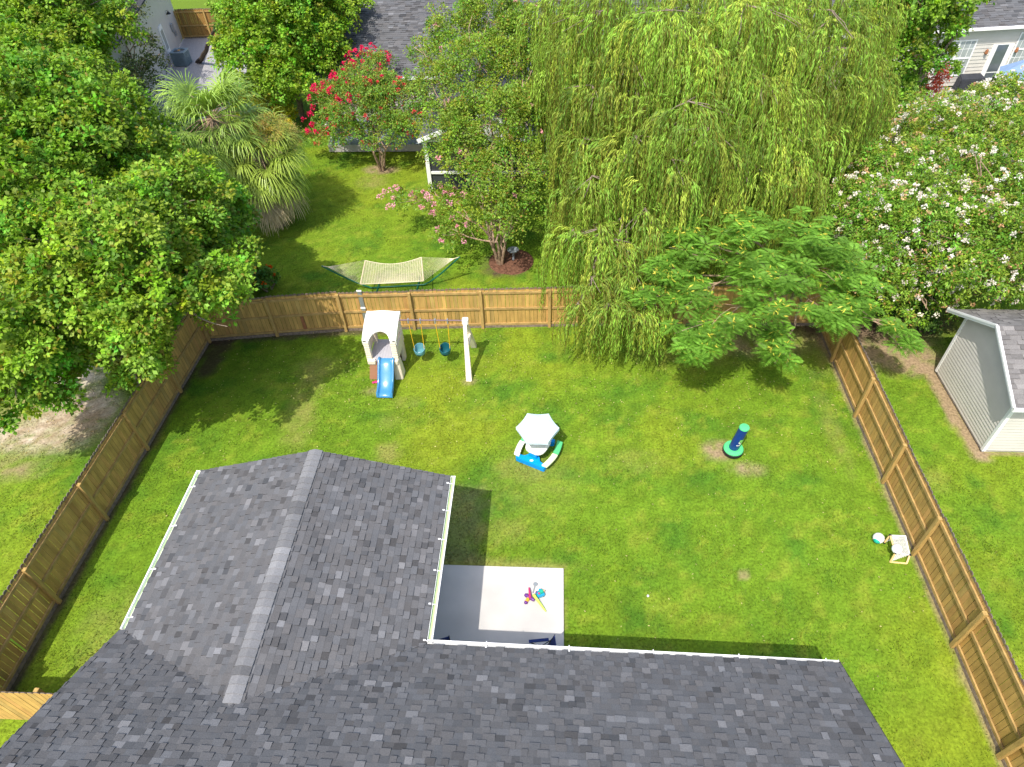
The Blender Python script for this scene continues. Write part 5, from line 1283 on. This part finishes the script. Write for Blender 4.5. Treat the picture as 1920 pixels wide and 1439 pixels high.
# ------------------------------------------------------------------ house at the top left, gate, air conditioner
hl = thing('house', (-29, 45, 0), 'pale sided neighbour house wall at the top left behind the trees', 'house')
a = P(343, 73, 0); c = P(305, 165, 0); d = (c - a).normalized(); far = a - d * 8; near = a + d * 17; nl = Vector((-d.y, d.x, 0))
if nl.x < 0: nl = -nl
far = a - d * .3
b = MB(); siding(b, (near.x, near.y), (far.x, far.y), .1, lambda t: 4.6, .14, .02); bk_ = far - nl * 8; siding(b, (far.x, far.y), (bk_.x, bk_.y), .1, lambda t: 4.6, .14, .02); b.build('wall', M['sidinggrey'], hl)
b = MB(); r0, r1 = far + nl * .4 - d * .4 + up * 4.6, near + nl * .4 + up * 4.6; b.face([r0, r1, r1 - nl * 5 + up * 2.6, r0 - nl * 5 + up * 2.6]); b.face([r0 - up * .1, r0 - nl * 5 + up * 2.5, r1 - nl * 5 + up * 2.5, r1 - up * .1]); b.build('roof', M['deck'], hl)
def hw(px, py): return hit(px, py, a + nl * .05, nl)
q0, q1 = hw(318, 100), hw(294, 31)
b = MB(); m0 = hw(309, 100); zc = (q0.z + q1.z) / 2
t0 = (hw(319, 105) - a).dot(d); cdoor = a + d * (t0 - .1)
b.obox(cdoor + up * 1.25 + nl * .04, d * .5, nl * .03, up * 1.15); dr = b.build('door', M['white'], hl)
b = MB(); b.obox(cdoor + up * 1.55 + nl * .075, d * .33, nl * .006, up * .6); b.build('pane', M['sheer'], dr)
lp = hw(312, 24); b = MB(); b.lathe((lp.x + nl.x * .12, lp.y + nl.y * .12, lp.z - .1), [(.16, 0), (.13, .06), (.05, .14), (.03, .2)], 12); b.tube([lp + up * .1, lp + nl * .12 + up * .15], .015, 6); b.build('wall_lamp', M['black'], hl)
for (px, py, s) in ((322, 52, .18), (328, 62, .12)):
    q = hw(px, py); b = MB(); b.obox(q + nl * .06, d * s, nl * .06, up * s * 1.4); b.build('meter_box', M['grey'], hl)
ac0 = P(345, 122, 0); ac = thing('air_conditioner', (ac0.x, ac0.y, 0), 'grey outdoor air conditioner unit standing beside the pale house wall', 'air conditioner')
b = MB(); S = .47; Hh = .95; ax, ay = ac0.x, ac0.y
b.box((ax - S + .03, ay - S + .03, .05), (ax + S - .03, ay + S - .03, Hh - .05)); k = -S + .05
while k < S - .04:
    for s_ in (-1, 1): b.box((ax + k, ay + s_ * S - .02, .08), (ax + k + .035, ay + s_ * S + .02, Hh - .06)); b.box((ax + s_ * S - .02, ay + k, .08), (ax + s_ * S + .02, ay + k + .035, Hh - .06))
    k += .085
b.build('louvred_case', M['acm'], ac)
b = MB(); n = 32; pts_o = []; pts_i = []
for k in range(n):
    t = 2 * math.pi * k / n; cx_, sx_ = math.cos(t), math.sin(t); mxx = max(abs(cx_), abs(sx_)); pts_o.append((ax + (S + .03) * cx_ / mxx ** .85, ay + (S + .03) * sx_ / mxx ** .85)); pts_i.append((ax + .38 * cx_, ay + .38 * sx_))
for k in range(n):
    j = (k + 1) % n
    b.face([(*pts_o[k], Hh), (*pts_o[j], Hh), (*pts_i[j], Hh), (*pts_i[k], Hh)]); b.face([(*pts_o[k], Hh), (*pts_o[k], Hh - .08), (*pts_o[j], Hh - .08), (*pts_o[j], Hh)]); b.face([(*pts_i[k], Hh), (*pts_i[j], Hh), (*pts_i[j], Hh - .05), (*pts_i[k], Hh - .05)])
b.build('top_rim', M['acm'], ac)
b = MB(); b.lathe((ax, ay, Hh - .045), [(.375, 0), (.375, .005)], 28); b.build('fan_well', M['black'], ac)
b = MB()
for r in (.08, .14, .2, .26, .32): b.tube([(ax + r * math.cos(t), ay + r * math.sin(t), Hh - .01) for t in [2 * math.pi * k / 24 for k in range(25)]], .004, 4, False)
b.build('fan_guard', M['grey'], ac); b = MB(); b.lathe((ax, ay, Hh - .03), [(.07, 0), (.07, .05)], 16); b.build('fan_hub', M['gold'], ac)
g0 = P(343, 73, 0); g1 = P(398, 71, 0); g2 = P(470, 69, 0)
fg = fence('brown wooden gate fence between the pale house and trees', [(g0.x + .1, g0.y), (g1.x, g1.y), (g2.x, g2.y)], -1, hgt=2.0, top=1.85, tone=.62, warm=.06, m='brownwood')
